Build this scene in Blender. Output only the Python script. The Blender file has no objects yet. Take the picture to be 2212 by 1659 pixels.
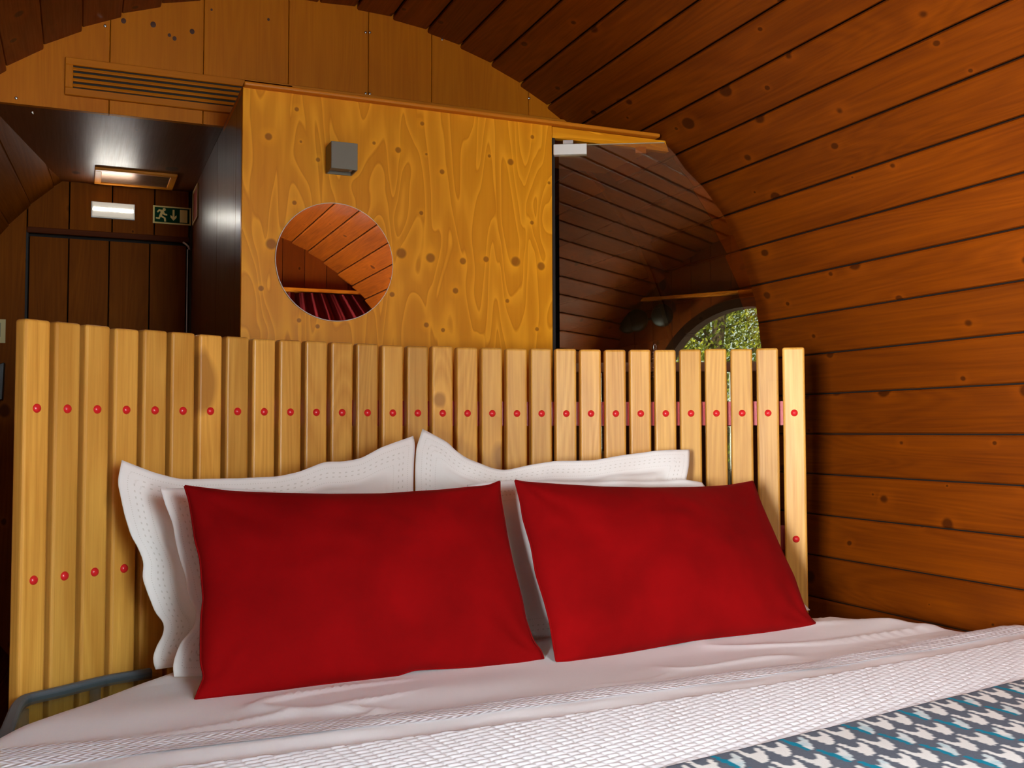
import bpy, bmesh, math, random
import numpy as np
from mathutils import Vector, Matrix, noise
random.seed(7)
SC = bpy.context.scene
COL = SC.collection
PI = math.pi

# ------------------------------------------------------------------ camera
CX, CZ, R = 0.655, -0.006, 1.2913          # barrel axis (runs along Y) and inner radius; eye height is z = 0
FLOOR = -1.08
F_PX, PW, PH = 2217.3, 2212.0, 1659.0
yaw, pitch, roll = 0.39819, 0.04577, -0.00215
cyw, syw, cp, sp = math.cos(yaw), math.sin(yaw), math.cos(pitch), math.sin(pitch)
FW = Vector((syw*cp, cyw*cp, sp)); RT = Vector((cyw, -syw, 0)); UP = RT.cross(FW)
RT, UP = math.cos(roll)*RT+math.sin(roll)*UP, -math.sin(roll)*RT+math.cos(roll)*UP
cam = bpy.data.objects.new('camera', bpy.data.cameras.new('camera'))
COL.objects.link(cam)
cam.matrix_world = Matrix((RT, UP, -FW)).transposed().to_4x4()
cam.data.sensor_width = 36.0
cam.data.lens = 36.0*F_PX/PW
cam.data.clip_start = 0.02
SC.camera = cam
# ------------------------------------------------------------------ sky, sun, daylight, added left fill
w = bpy.data.worlds.new('sky'); SC.world = w; w.use_nodes = True
wn = w.node_tree; wn.nodes['Background'].inputs[0].default_value = (0.72, 0.86, 1.0, 1); wn.nodes['Background'].inputs[1].default_value = 2.2
sun = bpy.data.objects.new('sun', bpy.data.lights.new('sun', 'SUN')); COL.objects.link(sun)
sun.data.energy = 9.0; sun.data.angle = 0.01; sun.data.color = (1, .93, .8)
sun.rotation_euler = Vector((-0.25, -0.75, -0.9)).to_track_quat('-Z', 'Y').to_euler()
def area(name, loc, target, sx, sy, power, color):
    l = bpy.data.objects.new(name, bpy.data.lights.new(name, 'AREA')); COL.objects.link(l)
    l.data.shape = 'RECTANGLE'; l.data.size = sx; l.data.size_y = sy; l.data.energy = power; l.data.color = color
    l.location = loc; l.rotation_euler = (Vector(target)-Vector(loc)).to_track_quat('-Z', 'Y').to_euler()
    return l
area('daylight_front', (1.30, -2.0, 0.45), (0.7, 1.4, -0.05), 1.7, 2.1, 235, (0.83, 0.935, 1.0))
area('daylight_above', (0.7, -2.1, 1.62), (0.85, 1.5, -0.42), 2.4, 1.1, 780, (0.77, 0.92, 1.0))
area('fill_left', (-1.30, -0.72, 0.02), (1.5, -0.70, 0.85), 1.1, .85, 330, (0.92, 0.96, 1.0))  # added lamp behind the invented left window, brightens the right wall
SC.view_settings.view_transform = 'Standard'
SC.view_settings.look = 'None'
SC.view_settings.gamma = 1
SC.view_settings.use_curve_mapping = False
SC.view_settings.exposure = 0.78

# ------------------------------------------------------------------ helpers
def ray(m): return FW+RT*((m[0]-PW/2)/F_PX)+UP*((PH/2-m[1])/F_PX)
def on_y(m, c): d = ray(m); return d*(c/d.y)
def on_z(m, c): d = ray(m); return d*(c/d.z)
def on_plane(m, p0, n): d = ray(m); return d*(p0.dot(n)/d.dot(n))
WM = {}
def tag(o, label=None, cat=None, group=None, kind=None):
    if label: o['label'] = label
    if cat: o['category'] = cat
    if group: o['group'] = group
    if kind: o['kind'] = kind
    return o
def put(o, M, parent):
    COL.objects.link(o)
    WM[o.name] = M
    if parent is not None:
        o.parent = parent
        o.matrix_basis = WM[parent.name].inverted() @ M
    else:
        o.matrix_basis = M
    return o
def thing(name, loc, label, cat, group=None, M=None):
    o = bpy.data.objects.new(name, None); o.empty_display_size = 0.05
    put(o, M if M is not None else Matrix.Translation(loc), None)
    return tag(o, label, cat, group)
def mesh(name, verts, faces, mat, smooth=False):
    me = bpy.data.meshes.new(name); me.from_pydata([tuple(v) for v in verts], [], faces); me.update()
    if mat: me.materials.append(mat)
    if smooth: me.shade_smooth()
    return me
def mk(name, me, parent=None, M=Matrix.Identity(4)):
    return put(bpy.data.objects.new(name, me), M, parent)
def bm_mesh(name, bm, mat, smooth=False):
    me = bpy.data.meshes.new(name); bm.to_mesh(me); bm.free()
    if mat: me.materials.append(mat)
    if smooth: me.shade_smooth()
    return me
def box_bm(sx, sy, sz, bev=0.0, seg=1, c=(0, 0, 0)):
    bm = bmesh.new(); bmesh.ops.create_cube(bm, size=1)
    bmesh.ops.scale(bm, vec=(sx, sy, sz), verts=bm.verts)
    if bev > 0:
        bmesh.ops.bevel(bm, geom=list(bm.edges), offset=bev, segments=seg, profile=0.5, affect='EDGES')
    bmesh.ops.translate(bm, vec=c, verts=bm.verts)
    return bm
def box(name, sx, sy, sz, mat, parent=None, M=Matrix.Identity(4), bev=0.0, seg=1, c=(0, 0, 0), smooth=False):
    return mk(name, bm_mesh(name, box_bm(sx, sy, sz, bev, seg, c), mat, smooth), parent, M)
def box2(name, a, b, mat, parent=None, bev=0.0, seg=1):
    """axis-aligned box between two world corners; origin at its centre"""
    a, b = Vector(a), Vector(b); s = b-a
    return box(name, abs(s.x), abs(s.y), abs(s.z), mat, parent, Matrix.Translation((a+b)/2), bev, seg)
def prism(name, pts, y0, y1, mat, parent=None, axis='Y', bev=0):
    """polygon in XZ extruded along Y (axis 'Y') or in XY extruded along Z; pts in world coordinates"""
    n = len(pts)
    c = (sum(p[0] for p in pts)/n, sum(p[1] for p in pts)/n)
    v = []
    for d in (-(y1-y0)/2, (y1-y0)/2):
        for p in pts:
            v.append((p[0]-c[0], d, p[1]-c[1]) if axis == 'Y' else (p[0]-c[0], p[1]-c[1], d))
    f = [list(range(n)), list(range(2*n-1, n-1, -1))]+[(i, n+i, n+(i+1) % n, (i+1) % n) for i in range(n)]
    bm = bmesh.new(); bv = [bm.verts.new(q) for q in v]
    for q in f: bm.faces.new([bv[i] for i in q])
    bmesh.ops.recalc_face_normals(bm, faces=bm.faces)
    if bev: bmesh.ops.bevel(bm, geom=[e for e in bm.edges if e.calc_face_angle(0) > .6], offset=bev, segments=1, affect='EDGES')
    o = (c[0], (y0+y1)/2, c[1]) if axis == 'Y' else (c[0], c[1], (y0+y1)/2)
    return mk(name, bm_mesh(name, bm, mat), parent, Matrix.Translation(o))
def tube_mesh(name, pts, r, mat, n=8):
    pts = [Vector(p) for p in pts]; V = []; Fc = []
    for i, p in enumerate(pts):
        t = (pts[min(i+1, len(pts)-1)]-pts[max(i-1, 0)]).normalized()
        a = t.cross(Vector((0.13, 0.31, 0.94)));  a = a.normalized(); b = t.cross(a)
        for k in range(n):
            an = 2*PI*k/n; V.append(p+(a*math.cos(an)+b*math.sin(an))*r)
    for i in range(len(pts)-1):
        for k in range(n): Fc.append((i*n+k, i*n+(k+1) % n, (i+1)*n+(k+1) % n, (i+1)*n+k))
    Fc.append(tuple(range(n-1, -1, -1))); Fc.append(tuple((len(pts)-1)*n+k for k in range(n)))
    return mesh(name, V, Fc, mat, True)
def lathe_mesh(name, prof, mat, n=32, smooth=True, cap=True):
    """profile (radius, height) turned about local Z"""
    V = []; Fc = []
    for r_, h in prof:
        for k in range(n): V.append((r_*math.cos(2*PI*k/n), r_*math.sin(2*PI*k/n), h))
    for i in range(len(prof)-1):
        for k in range(n): Fc.append((i*n+k, i*n+(k+1) % n, (i+1)*n+(k+1) % n, (i+1)*n+k))
    if cap and prof[0][0] > 1e-5: Fc.append(tuple(range(n-1, -1, -1)))
    if cap and prof[-1][0] > 1e-5: Fc.append(tuple((len(prof)-1)*n+k for k in range(n)))
    return mesh(name, V, Fc, mat, smooth)
def frame(o, x, z):
    """matrix with local X along x, local Z near z, origin o"""
    x = Vector(x).normalized(); z = Vector(z); y = z.cross(x).normalized(); z = x.cross(y).normalized()
    return Matrix.Translation(Vector(o)) @ Matrix((x, y, z)).transposed().to_4x4()

# ------------------------------------------------------------------ materials
class NT:
    def __init__(s, name):
        s.m = bpy.data.materials.new(name); s.m.use_nodes = True; s.t = s.m.node_tree; s.n = s.t.nodes; s.b = s.n['Principled BSDF']
        s.out = s.n['Material Output']
    def new(s, typ, **kw):
        q = s.n.new(typ)
        for k, v in kw.items():
            if hasattr(q, k): setattr(q, k, v)
        return q
    def link(s, a, b): s.t.links.new(a, b)
    def _in(s, sock, v):
        if hasattr(v, 'is_output'): s.link(v, sock)
        else: sock.default_value = v
    def math(s, op, a, b=0.0, clamp=False):
        q = s.n.new('ShaderNodeMath'); q.operation = op; q.use_clamp = clamp; s._in(q.inputs[0], a); s._in(q.inputs[1], b); return q.outputs[0]
    def vmath(s, op, a, b=(0, 0, 0)):
        q = s.n.new('ShaderNodeVectorMath'); q.operation = op; s._in(q.inputs[0], a); s._in(q.inputs[1], b); return q
    def noise(s, vec, scale, detail=3, rough=.5, dist=0):
        q = s.n.new('ShaderNodeTexNoise'); s.link(vec, q.inputs['Vector']); q.inputs['Scale'].default_value = scale
        q.inputs['Detail'].default_value = detail; q.inputs['Roughness'].default_value = rough; q.inputs['Distortion'].default_value = dist
        return q.outputs['Fac']
    def ramp(s, fac, stops):
        q = s.n.new('ShaderNodeValToRGB'); s.link(fac, q.inputs[0]); e = q.color_ramp.elements
        while len(e) < len(stops): e.new(.5)
        for k, (p, c) in enumerate(stops): e[k].position = p; e[k].color = (c if len(c) == 4 else (*c, 1))
        return q.outputs[0]
    def maprange(s, v, a, b, c=0.0, d=1.0):
        q = s.n.new('ShaderNodeMapRange'); q.clamp = True; s.link(v, q.inputs[0])
        for i, x in enumerate((a, b, c, d)): q.inputs[i+1].default_value = x
        return q.outputs[0]
    def mix(s, fac, a, b, mode='MIX'):
        q = s.n.new('ShaderNodeMix'); q.data_type = 'RGBA'; q.blend_type = mode
        s._in(q.inputs[0], fac)
        for sock, v in ((q.inputs[6], a), (q.inputs[7], b)):
            if hasattr(v, 'is_output'): s.link(v, sock)
            else: sock.default_value = v if len(v) == 4 else (*v, 1)
        return q.outputs[2]
    def bump(s, h, strength, dist=0.001):
        q = s.n.new('ShaderNodeBump'); s.link(h, q.inputs['Height']); q.inputs['Strength'].default_value = strength; q.inputs['Distance'].default_value = dist
        s.link(q.outputs[0], s.b.inputs['Normal']); return q
    def set(s, **kw):
        for k, v in kw.items(): s.b.inputs[k.replace('_', ' ')].default_value = v
        return s

def simple(name, col, rough=.5, metal=0.0, spec=.5, emit=None, estr=0):
    t = NT(name); t.set(Base_Color=(*col, 1), Roughness=rough, Metallic=metal)
    t.b.inputs['Specular IOR Level'].default_value = spec
    if emit:
        t.b.inputs['Emission Color'].default_value = (*emit, 1); t.b.inputs['Emission Strength'].default_value = estr
    return t.m

def wood(name, light, dark, axis=0, rough=.38, gain=1.0, knot_scale=0.0, knot_col=None, flame=0.0, vary=.14, knots=None, spec=.4, fine=1.0, coat=0.0, plane=2):
    """procedural timber; grain along local axis 0/1/2; knots: list of (a, b, r) in the local plane"""
    t = NT(name)
    tc = t.new('ShaderNodeTexCoord'); oi = t.new('ShaderNodeObjectInfo')
    P0 = tc.outputs['Object']
    if knots is None:
        rnd = t.vmath('SCALE', (13.1, 7.7, 3.3)); t.link(t.math('MULTIPLY', oi.outputs['Random'], 17.0), rnd.inputs['Scale'])
        P = t.vmath('ADD', P0, rnd.outputs[0]).outputs[0]
    else:
        P = P0
    def st(al, ac):
        v = [ac, ac, ac]; v[axis] = al
        return t.vmath('MULTIPLY', P, tuple(v)).outputs[0]
    fine_n = t.noise(st(1.5, 60.0), 3.0*fine, 5, .65, .3)
    broad = t.noise(st(.8, 5.0), 2.0, 3, .5, .5)
    rings = t.noise(st(.7, 9.0), 1.0, 1, .4, .8)
    ringf = t.math('FRACT', t.math('MULTIPLY', rings, 14.0))
    ringv = t.math('ABSOLUTE', t.math('SUBTRACT', ringf, .5))
    f = t.math('ADD', t.math('MULTIPLY', fine_n, .45), t.math('MULTIPLY', broad, .45))
    f = t.math('ADD', f, t.math('MULTIPLY', ringv, .25))
    f = t.math('ADD', t.math('MULTIPLY', t.math('SUBTRACT', f, .5), gain*1.6), .5, True)
    c = t.mix(f, dark, light)
    if flame > 0:
        fl = t.noise(st(1.3, 6.5), 1.6, 1.5, .45, .7)
        ff = t.math('FRACT', t.math('MULTIPLY', fl, 9.0))
        edge = t.ramp(ff, [(0.0, (.0, .0, .0)), (.55, (.25, .25, .25)), (.93, (1, 1, 1)), (1.0, (.0, .0, .0))])
        lightf = tuple(min(1, q*1.35+.01) for q in light); 
        c = t.mix(t.math('MULTIPLY', edge, flame), c, lightf)
        ff2 = t.math('LESS_THAN', ff, .06)
        c = t.mix(t.math('MULTIPLY', ff2, flame*.45), c, dark)
    kc = knot_col or tuple(q*.3 for q in dark)
    if knot_scale > 0:
        v = t.n.new('ShaderNodeTexVoronoi'); v.feature = 'F1'; v.voronoi_dimensions = '2D'; t.link(t.vmath('MULTIPLY', st(.75, 1.0), (1, 1, .15)).outputs[0], v.inputs['Vector']); v.inputs['Scale'].default_value = knot_scale
        sc = t.new('ShaderNodeSeparateColor'); t.link(v.outputs['Color'], sc.inputs[0])
        dv_ = t.math('DIVIDE', v.outputs['Distance'], t.math('ADD', t.math('MULTIPLY', sc.outputs[0], 1.15), .25))
        warp = t.math('ADD', dv_, t.math('MULTIPLY', t.math('SUBTRACT', broad, .42), .22))
        k = t.maprange(warp, .060, .090, 1, 0)
        halo = t.maprange(warp, .08, .20, 1, 0)
        c = t.mix(t.math('MULTIPLY', halo, .35), c, tuple(min(1, q*1.25) for q in light))
        c = t.mix(t.math('MULTIPLY', k, .8), c, kc)
    if knots:
        acc = None; hal = None
        for (a, b, r_) in knots:
            cvec = [0, 0, 0]; others = [i for i in range(3) if i != plane]
            cvec[others[0]] = a; cvec[others[1]] = b; cvec[plane] = -.009
            d = t.vmath('DISTANCE', P0, tuple(cvec)).outputs['Value']
            k = t.maprange(d, r_*.75, r_*1.15, 1, 0); h = t.maprange(d, r_*1.1, r_*3.2, 1, 0)
            acc = k if acc is None else t.math('MAXIMUM', acc, k); hal = h if hal is None else t.math('MAXIMUM', hal, h)
        c = t.mix(t.math('MULTIPLY', hal, .30), c, tuple(min(1, q*1.3) for q in light))
        c = t.mix(t.math('MULTIPLY', acc, .75), c, kc)
    if vary > 0 and knots is None:
        mv = t.maprange(oi.outputs['Random'], 0, 1, 1-vary, 1+vary)
        cc = t.new('ShaderNodeCombineColor'); [t.link(mv, cc.inputs[i]) for i in range(3)]
        c = t.mix(1.0, c, cc.outputs[0], 'MULTIPLY')
    t.link(c, t.b.inputs['Base Color'])
    t.link(t.maprange(fine_n, .3, .7, rough+.06, rough-.05), t.b.inputs['Roughness'])
    t.b.inputs['Specular IOR Level'].default_value = spec
    t.b.inputs['Coat Weight'].default_value = coat; t.b.inputs['Coat Roughness'].default_value = .25
    t.bump(fine_n, .25, .0006)
    return t.m

M_BARREL = wood('stained_pine', (.245, .048, .0007), (.105, .0170, .0004), 0, .42, 1.3, 6.0, (.040, .007, .0006), 0, .12, spec=.22)
M_DARK = wood('dark_pine', (.245, .062, .001), (.115, .024, .0006), 0, .55, 1.0, 5.0, (.05, .010, .001), 0, .12, spec=.05)
M_LACQ = wood('lacquered_dark_panel', (.16, .036, .002), (.08, .016, .001), 0, .33, .8, 3.4, (.02, .004, .001), 0, .10, spec=.55)
M_VENEER = wood('orange_veneer', (.64, .20, .004), (.42, .105, .002), 0, .45, .9, 0, None, 0, .06, spec=.18)
M_TRIM = wood('trim_wood', (.70, .24, .012), (.50, .14, .006), 0, .42, .8, 0, None, 0, .05, spec=.22)
M_OAK = wood('oak_slat', (.76, .395, .072), (.49, .200, .021), 0, .40, 1.7, 2.3, (.34, .14, .022), 0, .14, spec=.35, coat=.1)
M_FLOOR = wood('floor_board', (.22, .06, .012), (.12, .03, .006), 0, .3, .8, 0, None, 0, .1)
M_FRONT = wood('front_wall_pine', (.22, .042, .0015), (.12, .020, .001), 0, .42, .8, 4.0, (.03, .006, .001), 0, .12, spec=.2)
M_SHELL = simple('outer_felt', (.02, .012, .008), .9)
M_RED = simple('red_paint', (.52, .012, .014), .32)
M_RIVET = simple('red_rivet_paint', (.70, .018, .022), .25)
M_GREYM = simple('grey_painted_metal', (.19, .175, .13), .6)
M_ALU = simple('brushed_metal', (.62, .60, .56), .35, 1.0)
M_CREAM = simple('cream_plastic', (.74, .68, .50), .45)
M_WHITEP = simple('white_plastic', (.74, .72, .66), .35)
M_BLACK = simple('black_metal', (.012, .011, .010), .45)
M_STEEL = simple('steel', (.6, .58, .52), .25, 1.0)
M_MIRROR = simple('mirror_silver', (.93, .93, .91), .0, 1.0)
M_BLACKGAP = simple('dark_gasket', (.012, .008, .005), .7)

def fabric(name, col, rough=.9, sheen=.3, wr=.4, weave=900, mottled=.04, col2=None):
    t = NT(name); tc = t.new('ShaderNodeTexCoord'); P = tc.outputs['Object']
    big = t.noise(P, 7.0, 3, .5, .3); we = t.noise(P, weave, 2, .6)
    c = t.mix(t.maprange(big, .3, .7), tuple(q*(1-mottled) for q in col), tuple(min(1, q*(1+mottled)) for q in (col2 or col)))
    t.link(c, t.b.inputs['Base Color']); t.b.inputs['Roughness'].default_value = rough
    t.b.inputs['Specular IOR Level'].default_value = .2
    t.b.inputs['Sheen Weight'].default_value = sheen; t.b.inputs['Sheen Roughness'].default_value = .4
    h = t.math('ADD', t.math('MULTIPLY', big, 1.0), t.math('MULTIPLY', we, .12))
    t.bump(h, wr, .003)
    return t
M_SHEET = fabric('white_cotton', (.90, .885, .90), .85, .1, .25, 700, .01).m
tv = fabric('red_velvet', (.195, .0005, .0010), .9, .05, .45, 500, .12, (.225, .0009, .0016)); M_VELVET = tv.m
tv.b.inputs['Specular IOR Level'].default_value = .08; tv.b.inputs['Sheen Tint'].default_value = (1, .15, .12, 1)
M_CURTAIN = fabric('curtain_velvet', (.10, .0010, .0012), .9, .02, .2, 400, .1).m
M_GREYFAB = fabric('grey_woven_edge', (.105, .125, .140), .7, .1, .5, 500, .10).m

def pillow_mat(name, flange):
    """cotton with rows of drawn-thread holes along the flange; UV = (distance along edge, distance from edge) in metres"""
    t = fabric(name, (.84, .81, .78), .85, .1, .5, 700, .012)
    uv = t.new('ShaderNodeUVMap'); uv.uv_map = 'edge'
    sx = t.new('ShaderNodeSeparateXYZ'); t.link(uv.outputs[0], sx.inputs[0])
    al, d = sx.outputs[0], sx.outputs[1]
    hole = None
    for dd, freq in ((.014, 1500), (.025, 520), (.034, 520), (.046, 1500)):
        row = t.math('LESS_THAN', t.math('ABSOLUTE', t.math('SUBTRACT', d, dd)), .0008 if freq > 600 else .0012)
        dot = t.math('GREATER_THAN', t.math('SINE', t.math('MULTIPLY', al, freq)), .45)
        q = t.math('MULTIPLY', row, dot); hole = q if hole is None else t.math('MAXIMUM', hole, q)
    old = t.b.inputs['Base Color'].links[0].from_socket
    t.link(t.mix(t.math('MULTIPLY', hole, .40), old, (.42, .37, .30)), t.b.inputs['Base Color'])
    return t.m
M_PILLOW = pillow_mat('white_cotton_pillowcase', .06)

# ------------------------------------------------------------------ barrel shell and planks
DTH = math.radians(5.0498); TH0 = math.radians(48.893)
Y_FRONT, Y_BACK, Y_MID, Y_BOX = -1.12, 3.88, 3.0, 2.618
R_BACK = 1.137
R_TAIL = 1.255                                   # the tail end of the barrel narrows from R_TAIL to R_BACK
def ring(a, r=R): return CX-r*math.cos(a), CZ+r*math.sin(a)
K0, K1 = -21, 38                                 # joints; the planks between them wrap the room from floor to floor
W0, W1, KW0, KW1 = -.90, .18, -12, -6                # added left wall window: from W0 to W1 along the room, joints KW0..KW1
ST = ((Y_FRONT-.12, R), (W0, R), (W1, R), (Y_MID, R), (Y_BACK+.16, R_BACK-.03))
def shell(name, k0, k1):
    V = []; Fc = []
    for k in range(k0, k1+1):
        a = TH0+DTH*k
        for (y, r0) in ST:
            for dr in (.032, .06):
                x, z = ring(a, r0+dr); V.append((x, y, z))
    n = k1-k0+1
    for i in range(n-1):
        hole = KW0 <= k0+i < KW1
        for j in range(4):
            if hole and j == 1: continue
            for s in (0, 1):
                a_, b_ = i*10+j*2+s, i*10+(j+1)*2+s; Fc.append((a_, b_, b_+10, a_+10))
        for j in (0, 4):
            Fc.append((i*10+j*2, i*10+j*2+1, (i+1)*10+j*2+1, (i+1)*10+j*2))
    o = mk(name, mesh(name, V, Fc, M_SHELL)); tag(o, kind='structure'); return o
SH_L = shell('wall_left', K0, 0); SH_C = shell('ceiling', 0, 17); SH_R = shell('wall_right', 17, K1)
chord = 2*R*math.sin(DTH/2)
def plank_mesh(name, L, w0, w1, th, mat):
    bm = box_bm(L, 1.0, th, 0)
    for v in bm.verts: v.co.y *= (w0 if v.co.x < 0 else w1)
    bmesh.ops.bevel(bm, geom=[e for e in bm.edges if abs((e.verts[0].co-e.verts[1].co).x) > L*.5], offset=.0038, segments=1, affect='EDGES')
    return bm_mesh(name, bm, mat)
L_MAIN = Y_MID-Y_FRONT
PLK = plank_mesh('plank', L_MAIN, chord-.003, chord-.003, .018, M_BARREL)
w1 = 2*R_BACK*math.sin(DTH/2)
LC = math.hypot(Y_BACK-Y_MID-.033, R_TAIL-R_BACK)
PLKC = plank_mesh('plank', LC, chord*R_TAIL/R, w1+.002, .018, M_DARK)
HALF = {}
M_CABIN = wood('shaded_cabin_pine', (.050, .030, .012), (.025, .014, .006), 0, .5, 1.0, 5.0, (.01, .006, .003), 0, .1, spec=.2)  # shade of the unlit cabin put into the plank colour
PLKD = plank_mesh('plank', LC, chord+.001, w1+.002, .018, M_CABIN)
for k in range(K0, K1):
    a = TH0+DTH*(k+.5)
    par = SH_L if k < 0 else (SH_C if k < 17 else SH_R)
    tilt = .085 if a < PI/2 else -.085
    ap = R*math.cos(DTH/2)
    n = Vector((math.cos(a), 0, -math.sin(a)))
    x, z = ring(a, ap+.0095)
    Mx = frame((x, (Y_MID+Y_FRONT)/2, z), (0, 1, 0), n) @ Matrix.Rotation(tilt, 4, 'X')
    if KW0 <= k < KW1:
        for (ya, yb) in ((Y_FRONT, W0-.004), (W1+.004, Y_MID)):
            mk('plank', plank_mesh('plank', yb-ya, chord-.003, chord-.003, .018, M_BARREL), par, frame((x, (ya+yb)/2, z), (0, 1, 0), n) @ Matrix.Rotation(tilt, 4, 'X'))
    elif k >= 18:
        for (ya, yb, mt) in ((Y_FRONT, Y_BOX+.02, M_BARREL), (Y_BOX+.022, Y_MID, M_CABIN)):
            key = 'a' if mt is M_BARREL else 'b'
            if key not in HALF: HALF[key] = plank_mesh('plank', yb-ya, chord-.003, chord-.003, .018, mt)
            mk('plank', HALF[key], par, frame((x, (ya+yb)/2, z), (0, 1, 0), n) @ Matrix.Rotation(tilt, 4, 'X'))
    else:
        mk('plank', PLK, par, Mx)
    # tapering tail end of the barrel behind the bulkhead
    x0, z0 = ring(a, R_TAIL*math.cos(DTH/2)+.0095); x1, z1 = ring(a, R_BACK*math.cos(DTH/2)+.0095)
    d = Vector((x1-x0, Y_BACK-Y_MID, z1-z0)).normalized()
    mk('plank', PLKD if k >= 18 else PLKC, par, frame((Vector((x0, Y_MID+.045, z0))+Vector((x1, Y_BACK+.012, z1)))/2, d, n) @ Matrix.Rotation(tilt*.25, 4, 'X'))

# ---- added window in the left wall, out of view, lets the fill lamp in
pa, pb = ring(TH0+DTH*KW0, R+.03), ring(TH0+DTH*KW1, R+.03)
w2 = thing('added_window', ((pa[0]+pb[0])/2, (W0+W1)/2, (pa[1]+pb[1])/2), None, None); tag(w2, kind='structure')
dv = Vector((pb[0]-pa[0], 0, pb[1]-pa[1])); wl_ = dv.length; dv.normalize(); dn_ = Vector((dv.z, 0, -dv.x))
if dn_.x < 0: dn_ = -dn_
wc_ = Vector(((pa[0]+pb[0])/2, (W0+W1)/2, (pa[1]+pb[1])/2))
for (o_, L_, ax_) in ((wc_+dv*(wl_/2), W1-W0+.06, (0, 1, 0)), (wc_-dv*(wl_/2), W1-W0+.06, (0, 1, 0)), (wc_+Vector((0, (W1-W0)/2, 0)), wl_-.05, dv), (wc_-Vector((0, (W1-W0)/2, 0)), wl_-.05, dv)):
    mk('window_frame', bm_mesh('window_frame', box_bm(L_, .05, .11, .003), M_FRONT), w2, frame(o_+dn_*.0, ax_, dn_))
# floor
fl = prism('floor', [(CX-1.25, Y_FRONT-.12), (CX+1.25, Y_FRONT-.12), (CX+1.25, Y_BACK+.1), (CX-1.25, Y_BACK+.1)], FLOOR-.06, FLOOR-.015, M_SHELL, axis='Z')
tag(fl, kind='structure')
FB = bm_mesh('floor_board', box_bm(Y_BACK-Y_FRONT, .118, .018, .0015), M_FLOOR)
for i in range(14):
    x = CX-.78+.12*i
    mk('floor_board', FB, fl, Matrix.Translation((x, (Y_BACK+Y_FRONT)/2, FLOOR-.009)) @ Matrix.Rotation(PI/2, 4, 'Z'))

# ------------------------------------------------------------------ vertical boards cut to an outline
def vboards(parent, name, seams, zlo, zhi, y0, y1, mat, gap=.0015):
    """boards between the x seams, from zlo(x) to zhi(x); y0 front, y1 back; local X runs up the board (grain)"""
    for i in range(len(seams)-1):
        a, b = seams[i]+gap/2, seams[i+1]-gap/2
        if b-a < .004: continue
        N = 6; xs = [a+(b-a)*j/N for j in range(N+1)]
        lo = [zlo(x) for x in xs]; hi = [zhi(x) for x in xs]
        if max(h-l for h, l in zip(hi, lo)) < .01: continue
        hi = [max(h, l+.001) for h, l in zip(hi, lo)]
        xc = (a+b)/2; zc = (min(lo)+max(hi))/2; yc = (y0+y1)/2
        V = []
        for yy in (y0, y1):
            for x, l in zip(xs, lo): V.append((l-zc, x-xc, yy-yc))
            for x, h in zip(xs, hi): V.append((h-zc, x-xc, yy-yc))
        n = N+1; Fc = []
        for j in range(N):
            Fc.append((j, j+1, n+j+1, n+j)); Fc.append((2*n+j, 2*n+n+j, 2*n+n+j+1, 2*n+j+1))
            Fc.append((j, 2*n+j, 2*n+j+1, j+1)); Fc.append((n+j, n+j+1, 3*n+j+1, 3*n+j))
        Fc.append((0, n, 3*n, 2*n)); Fc.append((N, 2*n+N, 3*n+N, n+N))
        bm = bmesh.new(); bv = [bm.verts.new(q) for q in V]
        for q in Fc: bm.faces.new([bv[j] for j in q])
        bmesh.ops.recalc_face_normals(bm, faces=bm.faces)
        bmesh.ops.bevel(bm, geom=[bm.edges.get((bv[0], bv[n])), bm.edges.get((bv[N], bv[n+N]))], offset=.0016, segments=1, affect='EDGES')
        Mx = Matrix.Translation((xc, yc, zc)) @ Matrix(((0, 1, 0), (0, 0, 1), (1, 0, 0))).to_4x4()
        mk(name, bm_mesh(name, bm, mat), parent, Mx)
def arch(x, r): return CZ+math.sqrt(max(r*r-(x-CX)**2, 0))
ZC = 0.875; X_BOX = .366
# ---- middle bulkhead above the lowered ceiling
wm = thing('wall_middle', (CX, Y_MID, ZC), None, None); tag(wm, kind='structure')
vboards(wm, 'board', [-.31, .06, .309, .55, .791, .993, 1.323, 1.64], lambda x: ZC, lambda x: arch(x, R+.02), Y_MID, Y_MID+.018, M_VENEER)
SCREW = lathe_mesh('screw', [(.0001, 0), (.0045, .0), (.004, .0016), (.0015, .0022), (.0001, .0016)], M_STEEL, 12)
for m in [(227, 56), (35, 212), (790, 70), (799, 70), (799, 203), (790, 202), (955, 85), (1143, 212), (160, 131), (158, 199), (70, 243)]:
    q = on_y(m, Y_MID-.001)
    mk('screw', SCREW, wm, Matrix.Translation(q) @ Matrix.Rotation(PI/2, 4, 'X') @ Matrix.Rotation(0, 4, 'Z'))
# knots of the bulkhead boards, slightly proud plugs
M_KNOT = simple('knot_wood', (.075, .018, .003), .5)
KN = lathe_mesh('knot', [(.0001, 0), (1, 0), (.96, .08), (.0001, .09)], M_KNOT, 16)
for (x, y, r_) in [(267, 45, 5.2), (331, 53, 5.8), (415, 68, 5.2), (377, 83, 4.4), (366, 76, 3.5), (457, 21, 2.5), (580, 42, 3.0), (879, 48, 4.5), (996, 240, 2)]:
    q = on_y((x, y), Y_MID-.0004); s = r_*3.2/F_PX
    mk('knot', KN, wm, Matrix.Translation(q) @ Matrix.Rotation(PI/2, 4, 'X') @ Matrix.Diagonal((s*.9, s*1.05, s*.12, 1)))
t2 = thing('trim_1', (.7, Y_MID-.01, 1.0), None, None); tag(t2, kind='structure')
mk('rail', bm_mesh('rail', box_bm(1.18, .030, .012, .002), M_TRIM), t2, frame((.42+.59, Y_MID-.006, 1.003), (1, 0, 0), (0, -1, 0)))

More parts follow.
